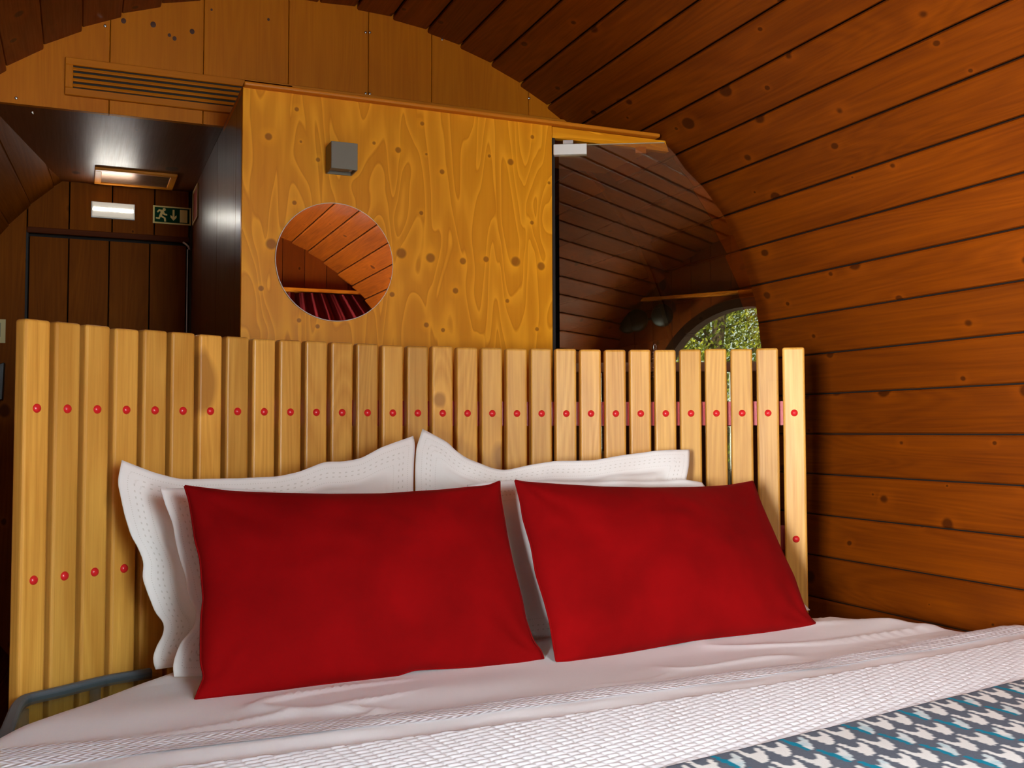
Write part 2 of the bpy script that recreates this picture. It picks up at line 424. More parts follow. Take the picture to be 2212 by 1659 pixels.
# ---- air vent in the bulkhead
av = thing('air_vent', (.2, Y_MID, .96), 'long wooden louvred air vent high on the wall above the corridor ceiling', 'air vent')
vx0, vx1, vz0, vz1 = -.052, .56, .912, 1.015
fw = .020
for (sx, cx_, cz_, nm) in (((vx1-vx0), (vx0+vx1)/2, vz1-fw/2, 'h'), ((vx1-vx0), (vx0+vx1)/2, vz0+fw/2, 'h')):
    mk('vent_frame', bm_mesh('vent_frame', box_bm(sx, fw, .012, .0015), M_VENEER), av, frame((cx_, Y_MID-.006, cz_), (1, 0, 0), (0, -1, 0)))
for cx_ in (vx0+fw/2, vx1-fw/2):
    mk('vent_frame', bm_mesh('vent_frame', box_bm(vz1-vz0-2*fw, fw, .012, .0015), M_VENEER), av, frame((cx_, Y_MID-.006, (vz0+vz1)/2), (0, 0, 1), (0, -1, 0)))
box2('backing', (vx0+.015, Y_MID-.0035, vz0+.015), (vx1-.015, Y_MID-.0005, vz1-.015), M_BLACKGAP, av)
LV = bm_mesh('louvre', box_bm(vx1-vx0-2*fw+.006, .0088, .005, .001), M_VENEER)
for i in range(4):
    z = vz0+fw+.0085+i*.0150
    mk('louvre', LV, av, frame(((vx0+vx1)/2, Y_MID-.0075, z), (1, 0, 0), (0, -1, .35)))

# ---- lowered corridor ceiling
xl0 = CX-math.sqrt((R+.02)**2-(ZC-CZ)**2); xl1 = CX-math.sqrt((R_BACK+.02)**2-(ZC-CZ)**2)
cc = thing('trim_2', (.1, 3.4, ZC), None, None); tag(cc, kind='structure')
o = prism('corridor_ceiling_panel', [(xl0, Y_MID+.018), (X_BOX, Y_MID+.018), (X_BOX, Y_BACK), (xl1, Y_BACK)], ZC, ZC+.015, None, cc, 'Z')
# grain across the corridor
o.data.materials.append(wood('lacquered_ceiling', (.20, .050, .003), (.10, .022, .0015), 1, .40, .9, 3.4, (.02, .004, .001), 0, .10, spec=.75))
gv = thing('ceiling_grille', (.163, 3.73, ZC), 'small louvred air grille with wooden frame set in the dark corridor ceiling', 'air vent')
gx0, gx1, gy0, gy1 = .032, .293, 3.622, 3.835
for (sx, cxy) in (((gx1-gx0), ((gx0+gx1)/2, gy0+.011)), ((gx1-gx0), ((gx0+gx1)/2, gy1-.011))):
    mk('grille_frame', bm_mesh('grille_frame', box_bm(sx, .022, .010, .002), M_TRIM), gv, frame((cxy[0], cxy[1], ZC-.005), (1, 0, 0), (0, 0, -1)))
for cx_ in (gx0+.011, gx1-.011):
    mk('grille_frame', bm_mesh('grille_frame', box_bm(gy1-gy0-.044, .022, .010, .002), M_TRIM), gv, frame((cx_, (gy0+gy1)/2, ZC-.005), (0, 1, 0), (0, 0, -1)))
box2('backing', (gx0+.01, gy0+.01, ZC-.0015), (gx1-.01, gy1-.01, ZC-.0003), M_BLACKGAP, gv)
M_LOUV = simple('brown_gloss_metal', (.30, .16, .09), .30, .8)
GL = bm_mesh('louvre', box_bm(gx1-gx0-.044, .0075, .002, .0005), M_LOUV)
for i in range(15):
    mk('louvre', GL, gv, frame(((gx0+gx1)/2, gy0+.027+i*.0113, ZC-.005), (1, 0, 0), (0, -.05, -1)))

# ---- plywood box (shower cabin) : front, side, top
sidew = thing('wall_corridor', (X_BOX, 3.2, FLOOR), None, None); tag(sidew, kind='structure')
ys = [Y_BOX+.018, 2.734, 3.135, 3.561, Y_BACK]
for i in range(4):
    a, b = ys[i]+.001, ys[i+1]-.001
    mk('panel', bm_mesh('panel', box_bm(ZC-FLOOR, b-a, .016, .001), M_LACQ), sidew, frame((X_BOX+.008, (a+b)/2, (ZC+FLOOR)/2), (0, 0, 1), (-1, 0, 0)))
X_PLY = 1.2265
ply = thing('wall_partition', ((X_BOX+X_PLY)/2, Y_BOX, FLOOR), None, None); tag(ply, kind='structure')
PKN = [(580, 295, 8), (641, 236, 5), (650, 306, 3), (687, 345, 5), (808, 309, 4), (860, 324, 7), (912, 267, 5), (921, 333, 3), (955, 371, 6), (1057, 337, 4),
       (1103, 350, 8), (1150, 296, 5), (867, 547, 12), (930, 557, 11), (1000, 564, 8), (1050, 560, 7), (1114, 565, 12), (1169, 575, 10), (586, 527, 12),
       (636, 438, 5), (984, 628, 7), (847, 636, 6), (921, 702, 6), (957, 713, 5), (910, 460, 5), (1149, 481, 5), (1186, 395, 4), (564, 623, 6), (646, 692, 5),
       (686, 705, 5), (1160, 711, 5), (1096, 650, 5)]
pzc = (ZC+FLOOR)/2; pxc = (X_BOX+X_PLY)/2
kl = []
for (x, y, r_) in PKN:
    q = on_y((x, y), Y_BOX); kl.append((q.z-pzc, q.x-pxc, r_*2.62/F_PX))
M_PLY = wood('pine_plywood', (.80, .315, .006), (.60, .190, .003), 0, .45, .75, 0, (.24, .062, .003), .65, 0, kl, plane=2, spec=.18)
mk('plywood_panel', bm_mesh('plywood_panel', box_bm(ZC-FLOOR, X_PLY-X_BOX, .018, .001), M_PLY), ply, 
   Matrix.Translation((pxc, Y_BOX+.009, pzc)) @ Matrix(((0, 1, 0), (0, 0, 1), (1, 0, 0))).to_4x4())
# the reveal (jamb) of the shower doorway
box2('jamb', (X_PLY-.018, Y_BOX+.019, FLOOR), (X_PLY, Y_BOX+.12, ZC), M_BLACKGAP, ply)
# top cap, lintel
cap = thing('trim_3', (1, Y_BOX, ZC), None, None); tag(cap, kind='structure')
mk('cap_moulding', bm_mesh('cap_moulding', box_bm(1.571-X_BOX+.0, .044, .011, .004, 3), M_TRIM), cap, frame(((X_BOX+1.571)/2, Y_BOX, ZC-.0015), (1, 0, 0), (0, 0, 1)))
lint = prism('lintel', [(X_PLY+.001, ZC-.009), (1.600, ZC-.009), (1.612, .834), (X_PLY+.001, .834)], Y_BOX, Y_BOX+.020, M_PLY, cap)
box2('cabin_top', (X_BOX, Y_BOX+.022, ZC-.018), (1.60, Y_MID, ZC-.004), M_TRIM, cap)

# ---- back wall with the wooden door
bwall = thing('wall_back', (CX, Y_BACK, FLOOR), None, None); tag(bwall, kind='structure')
DT = .695
bs = [-.46, -.32, -.1785, -.046, .094, .236, .375, .53, .68, .83, .98, 1.13, 1.28, 1.43, 1.58, 1.76]
def blo(x): return DT if -.178 < x < .355 else max(FLOOR, CZ-math.sqrt(max((R_BACK+.02)**2-(x-CX)**2, 0)))
def bhi(x): return arch(x, R_BACK+.02)
bs2 = [-.46, -.32, -.1785, -.046, .094, .236, .3555]
vboards(bwall, 'board', bs2, blo, bhi, Y_BACK, Y_BACK+.02, M_DARK, .004)
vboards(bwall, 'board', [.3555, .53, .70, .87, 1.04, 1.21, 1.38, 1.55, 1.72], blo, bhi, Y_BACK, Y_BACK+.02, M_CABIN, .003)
box2('backing', (CX-1.1, Y_BACK+.045, FLOOR), (CX+1.1, Y_BACK+.06, CZ+R_BACK), M_SHELL, bwall)
door = thing('door_2', (.09, Y_BACK+.02, FLOOR), None, None); tag(door, kind='structure')
vboards(door, 'board', [-.172, -.046, .086, .222, .349], lambda x: FLOOR+.01, lambda x: DT-.018, Y_BACK+.012, Y_BACK+.036, M_DARK, .004)
mk('head_rail', bm_mesh('head_rail', box_bm(.535, .020, .016, .002), wood('head_rail_wood', (.10, .022, .004), (.06, .012, .002), 0, .55, spec=.06)), door, frame((.0885, Y_BACK+.002, DT+.002), (1, 0, 0), (0, -1, 0)))
box2('side_gap', (-.182, Y_BACK+.001, FLOOR), (-.174, Y_BACK+.03, DT), M_BLACKGAP, door)
# daylight leaking past the latch side, painted as a white strip, and the small closer arm at its top
slit = box2('daylight_strip', (.3500, Y_BACK+.006, FLOOR+.01), (.3535, Y_BACK+.012, DT-.03), M_WHITEP, door)
mk('closer_arm', tube_mesh('closer_arm', [(.335, Y_BACK-.005, DT-.008), (.345, Y_BACK-.012, DT-.016), (.352, Y_BACK-.016, DT-.024), (.356, Y_BACK-.012, DT-.034)], .0035, M_WHITEP), door)

# ---- emergency light
el = thing('emergency_light', (.097, Y_BACK, .782), 'lit white rectangular emergency light on the back wall above the wooden door', 'light')
box2('housing', (.024, Y_BACK-.012, .754), (.169, Y_BACK-.0005, .811), M_WHITEP, el, .002, 2)
M_EMIT = simple('led_strip', (1, 1, 1), .4, 0, .5, (1, .95, .85), 46)
M_EMIT2 = simple('lit_diffuser', (.42, .38, .32), .4, 0, .5, (1, .88, .72), .22)
box2('diffuser', (.027, Y_BACK-.022, .757), (.166, Y_BACK-.0125, .808), M_EMIT2, el, .003, 2)
for i in range(4):
    x = .030+i*.0335
    box2('led', (x, Y_BACK-.0228, .778), (x+.0325, Y_BACK-.0215, .788), M_EMIT, el)

# ---- exit sign
SX0, SX1, SZ0, SZ1 = .230, .362, .751, .815
es = thing('exit_sign', ((SX0+SX1)/2, Y_BACK, .783), 'green and cream exit sign with a running figure, arrow and door', 'sign')
M_SC = simple('sign_cream', (.85, .70, .26), .6, 0, .1); M_SG = simple('sign_green', (.003, .045, .018), .6, 0, .05)
box2('sign_panel', (SX0, Y_BACK-.0035, SZ0), (SX1, Y_BACK-.0005, SZ1), M_SC, es)
ysn = Y_BACK-.0035
W_, H_ = SX1-SX0, SZ1-SZ0
def S(u, v): return (SX0+u*W_, SZ0+v*H_)
def flat(name, pts, mat, d=.0006, off=0.0):
    return prism(name, [S(*q) for q in pts], ysn-off-d, ysn-off, mat, es)
flat('green_field', [(.045, .08), (.955, .08), (.955, .92), (.045, .92)], M_SG)
flat('door_symbol', [(.70, .13), (.90, .13), (.90, .85), (.70, .85)], M_SC, .0006, .0006)
flat('arrow_symbol', [(.51, .82), (.56, .82), (.56, .42), (.615, .52), (.615, .38), (.535, .20), (.455, .38), (.455, .52), (.51, .42)], M_SC, .0006, .0006)
flat('running_figure', [(.10, .66), (.155, .80), (.22, .78), (.27, .77), (.31, .58), (.37, .54), (.37, .46), (.28, .49), (.255, .56), (.235, .45), (.33, .34), (.345, .12), (.295, .12), (.285, .29), (.20, .38),
      (.175, .24), (.075, .26), (.075, .34), (.15, .335), (.165, .45), (.20, .66), (.165, .70), (.13, .60)], M_SC, .0006, .0006)
hd = [(.292+.042*math.cos(a*PI/8), .80+.085*math.sin(a*PI/8)) for a in range(16)]
flat('figure_head', hd, M_SC, .0006, .0006)
# ---- framed notice on the corridor side of the cabin
fn = thing('framed_notice', (X_BOX, 3.735, .80), 'small pale framed notice with red print on the side wall next to the exit sign', 'notice')
M_PALEF = simple('pale_frame', (.55, .38, .16), .4); M_NOTE = simple('notice_paper', (.30, .035, .012), .5)
box2('notice_sheet', (X_BOX-.002, 3.66, .745), (X_BOX-.0005, 3.81, .855), M_NOTE, fn)
for (a, b) in (((X_BOX-.006, 3.655, .740), (X_BOX-.0005, 3.663, .860)), ((X_BOX-.006, 3.807, .740), (X_BOX-.0005, 3.815, .860)), ((X_BOX-.006, 3.663, .740), (X_BOX-.0005, 3.807, .747)), ((X_BOX-.006, 3.663, .853), (X_BOX-.0005, 3.807, .860))):
    box2('notice_frame', a, b, M_PALEF, fn, .001)
# ---- things at the left edge of the back wall
q0, q1 = on_y((-22, 689), Y_BACK), on_y((11.5, 741), Y_BACK)
pn = thing('wall_notice', ((q0.x+q1.x)/2, Y_BACK, (q0.z+q1.z)/2), 'small cream card pinned to the dark boards left of the wooden door', 'notice')
box2('card', (q0.x, Y_BACK-.004, q1.z), (q1.x, Y_BACK-.0005, q0.z), simple('cream_card', (.62, .50, .22), .6), pn, .0005)
box2('printed_panel', (q0.x+.012, Y_BACK-.0046, q1.z+.02), (q1.x-.015, Y_BACK-.004, q0.z-.012), simple('grey_print', (.22, .21, .13), .6), pn)
q0, q1 = on_y((-30, 795), Y_BACK-.05), on_y((7, 864), Y_BACK-.05)
bb = prism('black_wall_pocket', [(q0.x, q0.z), (q0.x+.055, q0.z+.02), (q1.x-.002, q1.z), (q0.x, q1.z)], Y_BACK-.06, Y_BACK-.001, M_BLACK, None, bev=.002)
tag(bb, 'black tapered wall pocket hanging below the cream card at the left edge', 'wall pocket')

# ------------------------------------------------------------------ front wall (behind the camera) with the round window
WXC, WZC, WR = .45, .165, .648
fwl = thing('wall_front', (CX, Y_FRONT, FLOOR), None, None); tag(fwl, kind='structure')
seams = [CX-1.30+.137*i for i in range(20)]
def flo(x): return max(FLOOR, CZ-math.sqrt(max((R+.02)**2-(x-CX)**2, 0)))
def fhi(x): return arch(x, R+.02) if abs(x-CX) < R+.02 else FLOOR
def wtop(x): return WZC+math.sqrt(max((WR+.02)**2-(x-WXC)**2, 0))
def wbot(x): return WZC-math.sqrt(max((WR+.02)**2-(x-WXC)**2, 0))
for i in range(len(seams)-1):
    a, b = seams[i], seams[i+1]
    if b < WXC-WR-.02 or a > WXC+WR+.02:
        vboards(fwl, 'board', [a, b], flo, fhi, Y_FRONT-.02, Y_FRONT, M_FRONT, .003)
    else:
        vboards(fwl, 'board', [a, b], lambda x: max(wtop(x), flo(x)), fhi, Y_FRONT-.02, Y_FRONT, M_FRONT, .003)
        vboards(fwl, 'board', [a, b], flo, lambda x: wbot(x), Y_FRONT-.02, Y_FRONT, M_FRONT, .003)
bq = lathe_mesh('backing', [(WR-.02, .022), (1.9, .022), (1.9, .035), (WR-.02, .035), (WR-.02, .022)], M_SHELL, 96, False, False)
mk('backing', bq, fwl, Matrix.Translation((WXC, Y_FRONT, WZC)) @ Matrix.Rotation(-PI/2, 4, 'X') @ Matrix.Rotation(PI, 4, 'X'))
win = thing('window_1', (WXC, Y_FRONT, WZC), None, None); tag(win, kind='structure')
ROTX = Matrix.Rotation(PI/2, 4, 'X')
def ringm(name, r0, r1, d0, d1, mat, n=96):
    return lathe_mesh(name, [(r0, d0), (r1, d0), (r1, d1), (r0, d1), (r0, d0)], mat, n, False, False)
Mw = Matrix.Translation((WXC, Y_FRONT, WZC)) @ ROTX
mk('window_frame', ringm('window_frame', WR-.045, WR+.012, -.10, .012, simple('dark_window_frame', (.018, .006, .003), .9, 0, .05)), win, Mw)
mk('window_surround', ringm('window_surround', WR+.013, WR+.030, -.02, .030, M_TRIM), win, Mw)
pt = NT('window_glass')
mixs = pt.new('ShaderNodeMixShader'); tr = pt.new('ShaderNodeBsdfTransparent'); gl = pt.new('ShaderNodeBsdfGlossy'); gl.inputs['Roughness'].default_value = 0; fr = pt.new('ShaderNodeFresnel'); fr.inputs[0].default_value = 1.45
tr.inputs[0].default_value = (.97, .98, .97, 1)
mixs.inputs[0].default_value = .05; pt.link(tr.outputs[0], mixs.inputs[1]); pt.link(gl.outputs[0], mixs.inputs[2]); pt.link(mixs.outputs[0], pt.out.inputs[0])
mk('pane', bm_mesh('pane', box_bm(W1-W0-.05, wl_-.05, .004), pt.m), w2, frame(wc_-dn_*.02, (0, 1, 0), dn_))
mk('pane', lathe_mesh('pane', [(.0001, -.055), (WR-.044, -.055), (WR-.044, -.051), (.0001, -.051)], pt.m, 96, False), win, Mw)
tf = thing('trim_4', (CX, Y_FRONT, .88), None, None); tag(tf, kind='structure')
mk('shelf_rail', bm_mesh('shelf_rail', box_bm(2.04, .055, .022, .003), M_TRIM), tf, frame((CX, Y_FRONT+.0275, .872), (1, 0, 0), (0, 0, 1)))
# curtain, gathered to the right of the window
V = []; Fc = []
nu, nv = 90, 14
for j in range(nv+1):
    z = .852-(.852-FLOOR-.03)*j/nv
    for i in range(nu+1):
        u = i/nu
        xr = min(1.80, CX+math.sqrt(max(R*R-(z-CZ)**2, 0))-.03)
        x = 1.165+(xr-1.165)*u
        V.append((x, Y_FRONT+.045+.020*math.sin(u*42+.35*math.sin(j*.5))+.008*math.sin(u*97+j*.3), z))
for j in range(nv):
    for i in range(nu): a = j*(nu+1)+i; Fc.append((a, a+1, a+nu+2, a+nu+1))
cu = mk('curtain', mesh('curtain', V, Fc, M_CURTAIN, True)); m_ = cu.modifiers.new('solid', 'SOLIDIFY'); m_.thickness = .004
tag(cu, 'dark red velvet curtain in folds, reflected in the round mirror', 'curtain')
# ceiling-spot bar on the front wall, seen reflected in the glass door
sb = thing('spotlight_bar', (-.3, Y_FRONT, .72), 'black bar with dark round lamp heads, reflected in the smoked glass door', 'light')
mk('bar', tube_mesh('bar', [(-.58, Y_FRONT+.05, .70), (-.15, Y_FRONT+.05, .745)], .008, M_BLACK), sb)
DISC = lathe_mesh('lamp_head', [(.0001, 0), (.068, 0), (.074, .008), (.074, .03), (.062, .042), (.0001, .045)], M_BLACK, 28)
for (x, z) in ((-.56, .695), (-.38, .722), (-.31, .730), (-.13, .752)):
    mk('lamp_head', DISC, sb, Matrix.Translation((x, Y_FRONT+.06, z)) @ Matrix.Rotation(-PI/2, 4, 'X'))
mk('bracket', tube_mesh('bracket', [(-.36, Y_FRONT, .725), (-.36, Y_FRONT+.05, .725)], .008, M_BLACK), sb)

# ------------------------------------------------------------------ outside: ground, trees
gm = NT('gravel'); tc = gm.new('ShaderNodeTexCoord'); gv_ = gm.n.new('ShaderNodeTexVoronoi'); gm.link(tc.outputs['Object'], gv_.inputs['Vector']); gv_.inputs['Scale'].default_value = 28
gm.link(gm.ramp(gv_.outputs['Distance'], [(0, (.55, .52, .46)), (.6, (.16, .15, .12))]), gm.b.inputs['Base Color']); gm.set(Roughness=.9)
g = prism('ground', [(-14, -22), (12, -22), (12, -1.36), (-14, -1.36)], -1.45, -1.40, gm.m, axis='Z'); tag(g, kind='structure')
lm = NT('leaf_green'); oi = lm.new('ShaderNodeNewGeometry')
lm.link(lm.ramp(oi.outputs['Random Per Island'], [(0, (.05, .085, .006)), (.5, (.22, .27, .018)), (1, (.62, .62, .07))]), lm.b.inputs['Base Color']); lm.set(Roughness=.45)
lm.b.inputs['Transmission Weight'].default_value = 0
M_BARK = simple('bark', (.10, .07, .045), .9)
def tree(x, y, h, rad, nl, seed, label):
    rg = random.Random(seed)
    t = thing('leafy_tree', (x, y, -1.4), label, 'tree')
    mk('trunk', tube_mesh('trunk', [(x, y, -1.4), (x+.05, y, -.2), (x-.03, y+.04, .8), (x+.06, y, h*.6)], .07, M_BARK, 8), t)
    for b in range(9):
        a = rg.uniform(0, 2*PI); z0 = rg.uniform(-.1, h*.5)
        mk('branch', tube_mesh('branch', [(x, y, z0), (x+.5*rad*math.cos(a), y+.5*rad*math.sin(a), z0+.45), (x+.9*rad*math.cos(a), y+.9*rad*math.sin(a), z0+.7)], .018, M_BARK, 6), t)
    V = []; Fc = []
    for i in range(nl):
        while True:
            p = Vector((rg.uniform(-1, 1), rg.uniform(-1, 1), rg.uniform(-1, 1)))
            if .25 < p.length < 1 and noise.noise(p*3.1+Vector((seed, 0, 0))) > -.12: break
        c = Vector((x+p.x*rad, y+p.y*rad, h*.45+p.z*h*.62))
        n = Vector((rg.gauss(0, 1), rg.gauss(0, 1), rg.gauss(0, 1)+.6)).normalized(); a_ = n.orthogonal().normalized(); b_ = n.cross(a_)
        s = rg.uniform(.017, .034); k = len(V)
        V += [c-a_*s, c+b_*s*.5+n*.006, c+a_*s, c-b_*s*.5+n*.006]; Fc.append((k, k+1, k+2, k+3))
    tag(mk('foliage', mesh('foliage', V, Fc, lm.m), t), kind='stuff')
tree(-1.55, -5.6, 3.0, 1.7, 26000, 3, 'green leafy tree reflected in the smoked glass door, nearest the window')
tree(-3.4, -7.0, 3.8, 2.3, 26000, 9, 'taller leafy tree behind the first, reflected in the smoked glass door')
tree(-.1, -7.6, 3.6, 2.0, 16000, 15, 'leafy tree to the side of the reflected window view')

# ------------------------------------------------------------------ smoked glass door
HX, HY, BETA = 1.235, 2.600, math.radians(28)
DD = Vector((math.cos(BETA), -math.sin(BETA), 0)); DN = Vector((-math.sin(BETA), -math.cos(BETA), 0))    # along the door, towards the room
gd = thing('door_1', (HX, HY, FLOOR), None, None); tag(gd, kind='structure')
gt = NT('smoked_glass')
mixs = gt.new('ShaderNodeMixShader'); tr = gt.new('ShaderNodeBsdfTransparent'); gl = gt.new('ShaderNodeBsdfGlossy'); gl.inputs['Roughness'].default_value = 0
gl.inputs[0].default_value = (.95, .95, .72, 1); tr.inputs[0].default_value = (.86, .79, .66, 1); mixs.inputs[0].default_value = .17
gt.link(tr.outputs[0], mixs.inputs[1]); gt.link(gl.outputs[0], mixs.inputs[2]); gt.link(mixs.outputs[0], gt.out.inputs[0])
prof = [(.004, .808), (.300, .808), (.330, .775), (.357, .732), (.408, .678), (.458, .605), (.507, .501), (.546, .358), (.560, .236), (.565, .10), (.560, -.14), (.545, -.32), (.51, -.50), (.45, -.70), (.40, -.83), (.34, -1.0), (.31, FLOOR+.012), (.004, FLOOR+.012)]
Md = Matrix.Translation((HX, HY, 0)) @ Matrix((DD, -DN, Vector((0, 0, 1)))).transposed().to_4x4()
n = len(prof); V = [(u, 0, z) for u, z in prof]+[(u, .008, z) for u, z in prof]
Fc = [tuple(range(n)), tuple(range(2*n-1, n-1, -1))]+[(i, n+i, n+(i+1) % n, (i+1) % n) for i in range(n)]
mk('pane', mesh('pane', V, Fc, gt.m), gd, Md)
# polished edge of the pane along its top and curved side
pts = [(u, .004, z) for u, z in prof[:9]]
M_EDGE = simple('glass_edge', (.20, .17, .11), .15)
for i in range(len(pts)-1):
    pass
mk('top_edge', tube_mesh('top_edge', [(.0, .004, .809), (.300, .004, .809)], .0016, simple('bright_glass_edge', (.55, .50, .38), .2), 6), gd, Md)
# white patch hinge and its plate
hz1 = .812
hh = box('hinge', .094, .024, .030, M_WHITEP, gd, Md @ Matrix.Translation((.036, .004, .795)), .002, 2)
box('hinge_pin', .030, .010, .012, M_ALU, gd, Md @ Matrix.Translation((.030, .006, .818)), .001)
box('stop_block', .030, .016, .018, M_TRIM, gd, Md @ Matrix.Translation((.235, .035, .797)), .001)
box('hinge', .094, .024, .045, M_ALU, gd, Md @ Matrix.Translation((.036, .004, -.85)), .002, 2)
# horizontal pull bar across the door, low, seen between the slats
box('crossbar', .545, .010, .027, simple('satin_bar', (.42, .36, .24), .45), gd, Md @ Matrix.Translation((.287, -.012, .176)), .003, 2)
# vertical gasket where the door closes on the plywood edge
box2('gasket', (X_PLY, Y_BOX-.002, FLOOR), (X_PLY+.008, Y_BOX+.02, .834), M_BLACKGAP, gd)

# bead chain hanging in front of the glass
q = on_y((1411, 780), 2.44)
bc = thing('bead_chain', q, 'thin metal bead chain with a loop, hanging behind the slats against the glass', 'chain')
lp = [(q.x+.006+.0045*math.cos(a*PI/8), q.y, q.z+.038+.009*math.sin(a*PI/8)) for a in range(17)]
mk('loop', tube_mesh('loop', lp, .0009, M_STEEL, 6), bc)
BEAD = lathe_mesh('bead', [(.0001, -.003), (.0026, -.0018), (.0034, 0), (.0026, .0018), (.0001, .003)], M_STEEL, 10)
for i in range(9):
    mk('bead', BEAD, bc, Matrix.Translation((q.x+.0015*math.sin(i*2.1), q.y, q.z+.024-i*.0085)))
mk('cord', tube_mesh('cord', [(q.x+.004, q.y, q.z+.030), (q.x, q.y, q.z+.02), (q.x, q.y, q.z-.05)], .0006, M_STEEL, 5), bc)

# ------------------------------------------------------------------ headboard
HC = Vector((.783, .939, 0)); HR = 1.3993; T0, DT_ = -.65763, .044797
hb = thing('slatted_headboard', (.783, 2.33, FLOOR), 'curved oak slat headboard with red rivets and red rails behind the bed', 'headboard')
Z_TOP, Z_RIV, Z_LOW = .204, .043, -.266
SL = Z_TOP-(FLOOR+.04); SW, STH = .0530, .030
bm = box_bm(SL, SW, STH, .0)
bmesh.ops.bevel(bm, geom=list(bm.edges), offset=.0055, segments=3, profile=.5, affect='EDGES')
SLAT = bm_mesh('slat', bm, M_OAK); 
RIV = lathe_mesh('rivet', [(.0001, .0052), (.0030, .0048), (.0058, .0036), (.0078, .0016), (.0085, 0), (.0085, -.001)], M_RIVET, 20)
rg = random.Random(5)
for i in range(30):
    a = T0+DT_*i
    nrm = Vector((-math.sin(a), -math.cos(a), 0))         # towards the bed
    fp = HC+Vector((math.sin(a), math.cos(a), 0))*HR
    z = (Z_TOP+FLOOR+.04)/2+rg.uniform(-.0012, .0012)
    c = fp-nrm*STH/2
    Mx = frame((c.x, c.y, z), (0, 0, 1), nrm) @ Matrix.Rotation(rg.uniform(-.012, .012), 4, 'X')
    s = mk('slat', SLAT, hb, Mx)
    for zr in (Z_RIV, Z_LOW, -.80):
        mk('rivet', RIV, s, frame((fp.x, fp.y, zr), (0, 0, 1), nrm) @ Matrix.Translation((0, 0, 0)))
def curved_bar(name, r0, r1, z0, z1, a0, a1, n, mat, parent):
    V = []; Fc = []
    for i in range(n+1):
        a = a0+(a1-a0)*i/n
        for r_ in (r0, r1):
            for z in (z0, z1): V.append(HC+Vector((math.sin(a)*r_, math.cos(a)*r_, z)))
    for i in range(n):
        b = i*4
        for (p_, q_) in ((0, 1), (1, 3), (3, 2), (2, 0)): Fc.append((b+p_, b+q_, b+4+q_, b+4+p_))
    Fc += [(0, 2, 3, 1), (n*4, n*4+1, n*4+3, n*4+2)]
    return mk(name, mesh(name, V, Fc, mat), parent)
for zc in (Z_RIV, Z_LOW, -.80):
    curved_bar('rail', HR+STH+.001, HR+STH+.009, zc-.030, zc+.030, T0-.0125, T0+29*DT_+.0185, 40, M_RED, hb)

# ------------------------------------------------------------------ round bed
BC = Vector((.815, 1.15)); MZ = -.42
def outline(t, grow=0.0):
    """t = angle from +X; plan outline of the round mattress"""
    r_ = 1.045+.075*max(0, math.cos(t))**1.0*.6+.03*max(0, math.sin(t-.3))*max(0, math.cos(t))
    x = BC.x+(r_+grow)*math.cos(t); y = BC.y+(r_+grow)*math.sin(t)
    return min(x, 1.850+grow*.3), y
def clampx(v, m=.016):
    h = math.sqrt(max(R*R-(v[2]-CZ)**2, 0))-m
    return Vector((max(CX-h, min(CX+h, v[0])), v[1], v[2]))
def disc_solid(name, z0, z1, grow, mat, parent=None, rnd=.0, rings=6, nt=120, wrinkle=None, topgrid=26):
    V = []; Fc = []
    prof = []
    prof.append((1.0, z0, -rnd))
    for k in range(rings+1):
        a = k/rings*PI/2; prof.append((1.0, z1-rnd+rnd*math.sin(a), -rnd*(1-math.cos(a))))
    for (s, z, inset) in prof:
        for i in range(nt):
            t = 2*PI*i/nt; x, y = outline(t, grow+inset); V.append(Vector((x, y, z)))
    for k in range(topgrid-1, 0, -1):
        s = k/topgrid
        for i in range(nt):
            t = 2*PI*i/nt; x, y = outline(t, grow-rnd); V.append(Vector((BC.x+(x-BC.x)*s, BC.y+(y-BC.y)*s, z1)))
    nr = len(prof)+topgrid-1
    V.append(Vector((BC.x, BC.y, z1)))
    for j in range(nr-1):
        for i in range(nt): Fc.append((j*nt+i, j*nt+(i+1) % nt, (j+1)*nt+(i+1) % nt, (j+1)*nt+i))
    for i in range(nt): Fc.append(((nr-1)*nt+i, (nr-1)*nt+(i+1) % nt, nr*nt))
    Fc.append(tuple(range(nt-1, -1, -1)))
    if wrinkle:
        V = [wrinkle(v) if v.z > z0+.02 else v for v in V]
    V = [clampx(v) for v in V]
    return mk(name, mesh(name, V, Fc, mat, True), parent)
bed = thing('round_bed', (BC.x, BC.y, FLOOR), 'low round bed against the curved slatted headboard, dressed in white', 'bed')
disc_solid('bed_base', FLOOR+.05, -.70, -.12, M_DARK, bed, 0)
disc_solid('mattress', -.695, MZ-.006, -.012, M_SHEET, bed, .045)
def wr_sheet(v):
    p = Vector((v.x*1.8+v.y*.6, v.y*7.0-v.x*1.2, 0)); q = Vector((v.x*2.4+v.y*1.5, v.y*11.0-v.x*2.2, 3.7)); r_ = Vector((v.x*3.4-v.y*5, v.y*5+v.x*3, 9.1))
    rid = lambda w_, e: max(0, 1-abs(noise.noise(w_))*2.6)**e
    m1 = max(0, min(1, noise.noise(Vector((v.x*2.1, v.y*2.6, 5)))*2+.55)); m2 = max(0, noise.noise(Vector((v.x*1.7, v.y*2.2, 11)))*2.2)
    h = .0085*noise.noise(p)+.0085*rid(q, 5)*m1+.0070*rid(r_, 6)*m2
    return Vector((v.x, v.y, v.z+h-.002))
sh = disc_solid('fitted_sheet', MZ-.20, MZ, 0.0, M_SHEET, None, .05, 7, 360, wr_sheet, 130)
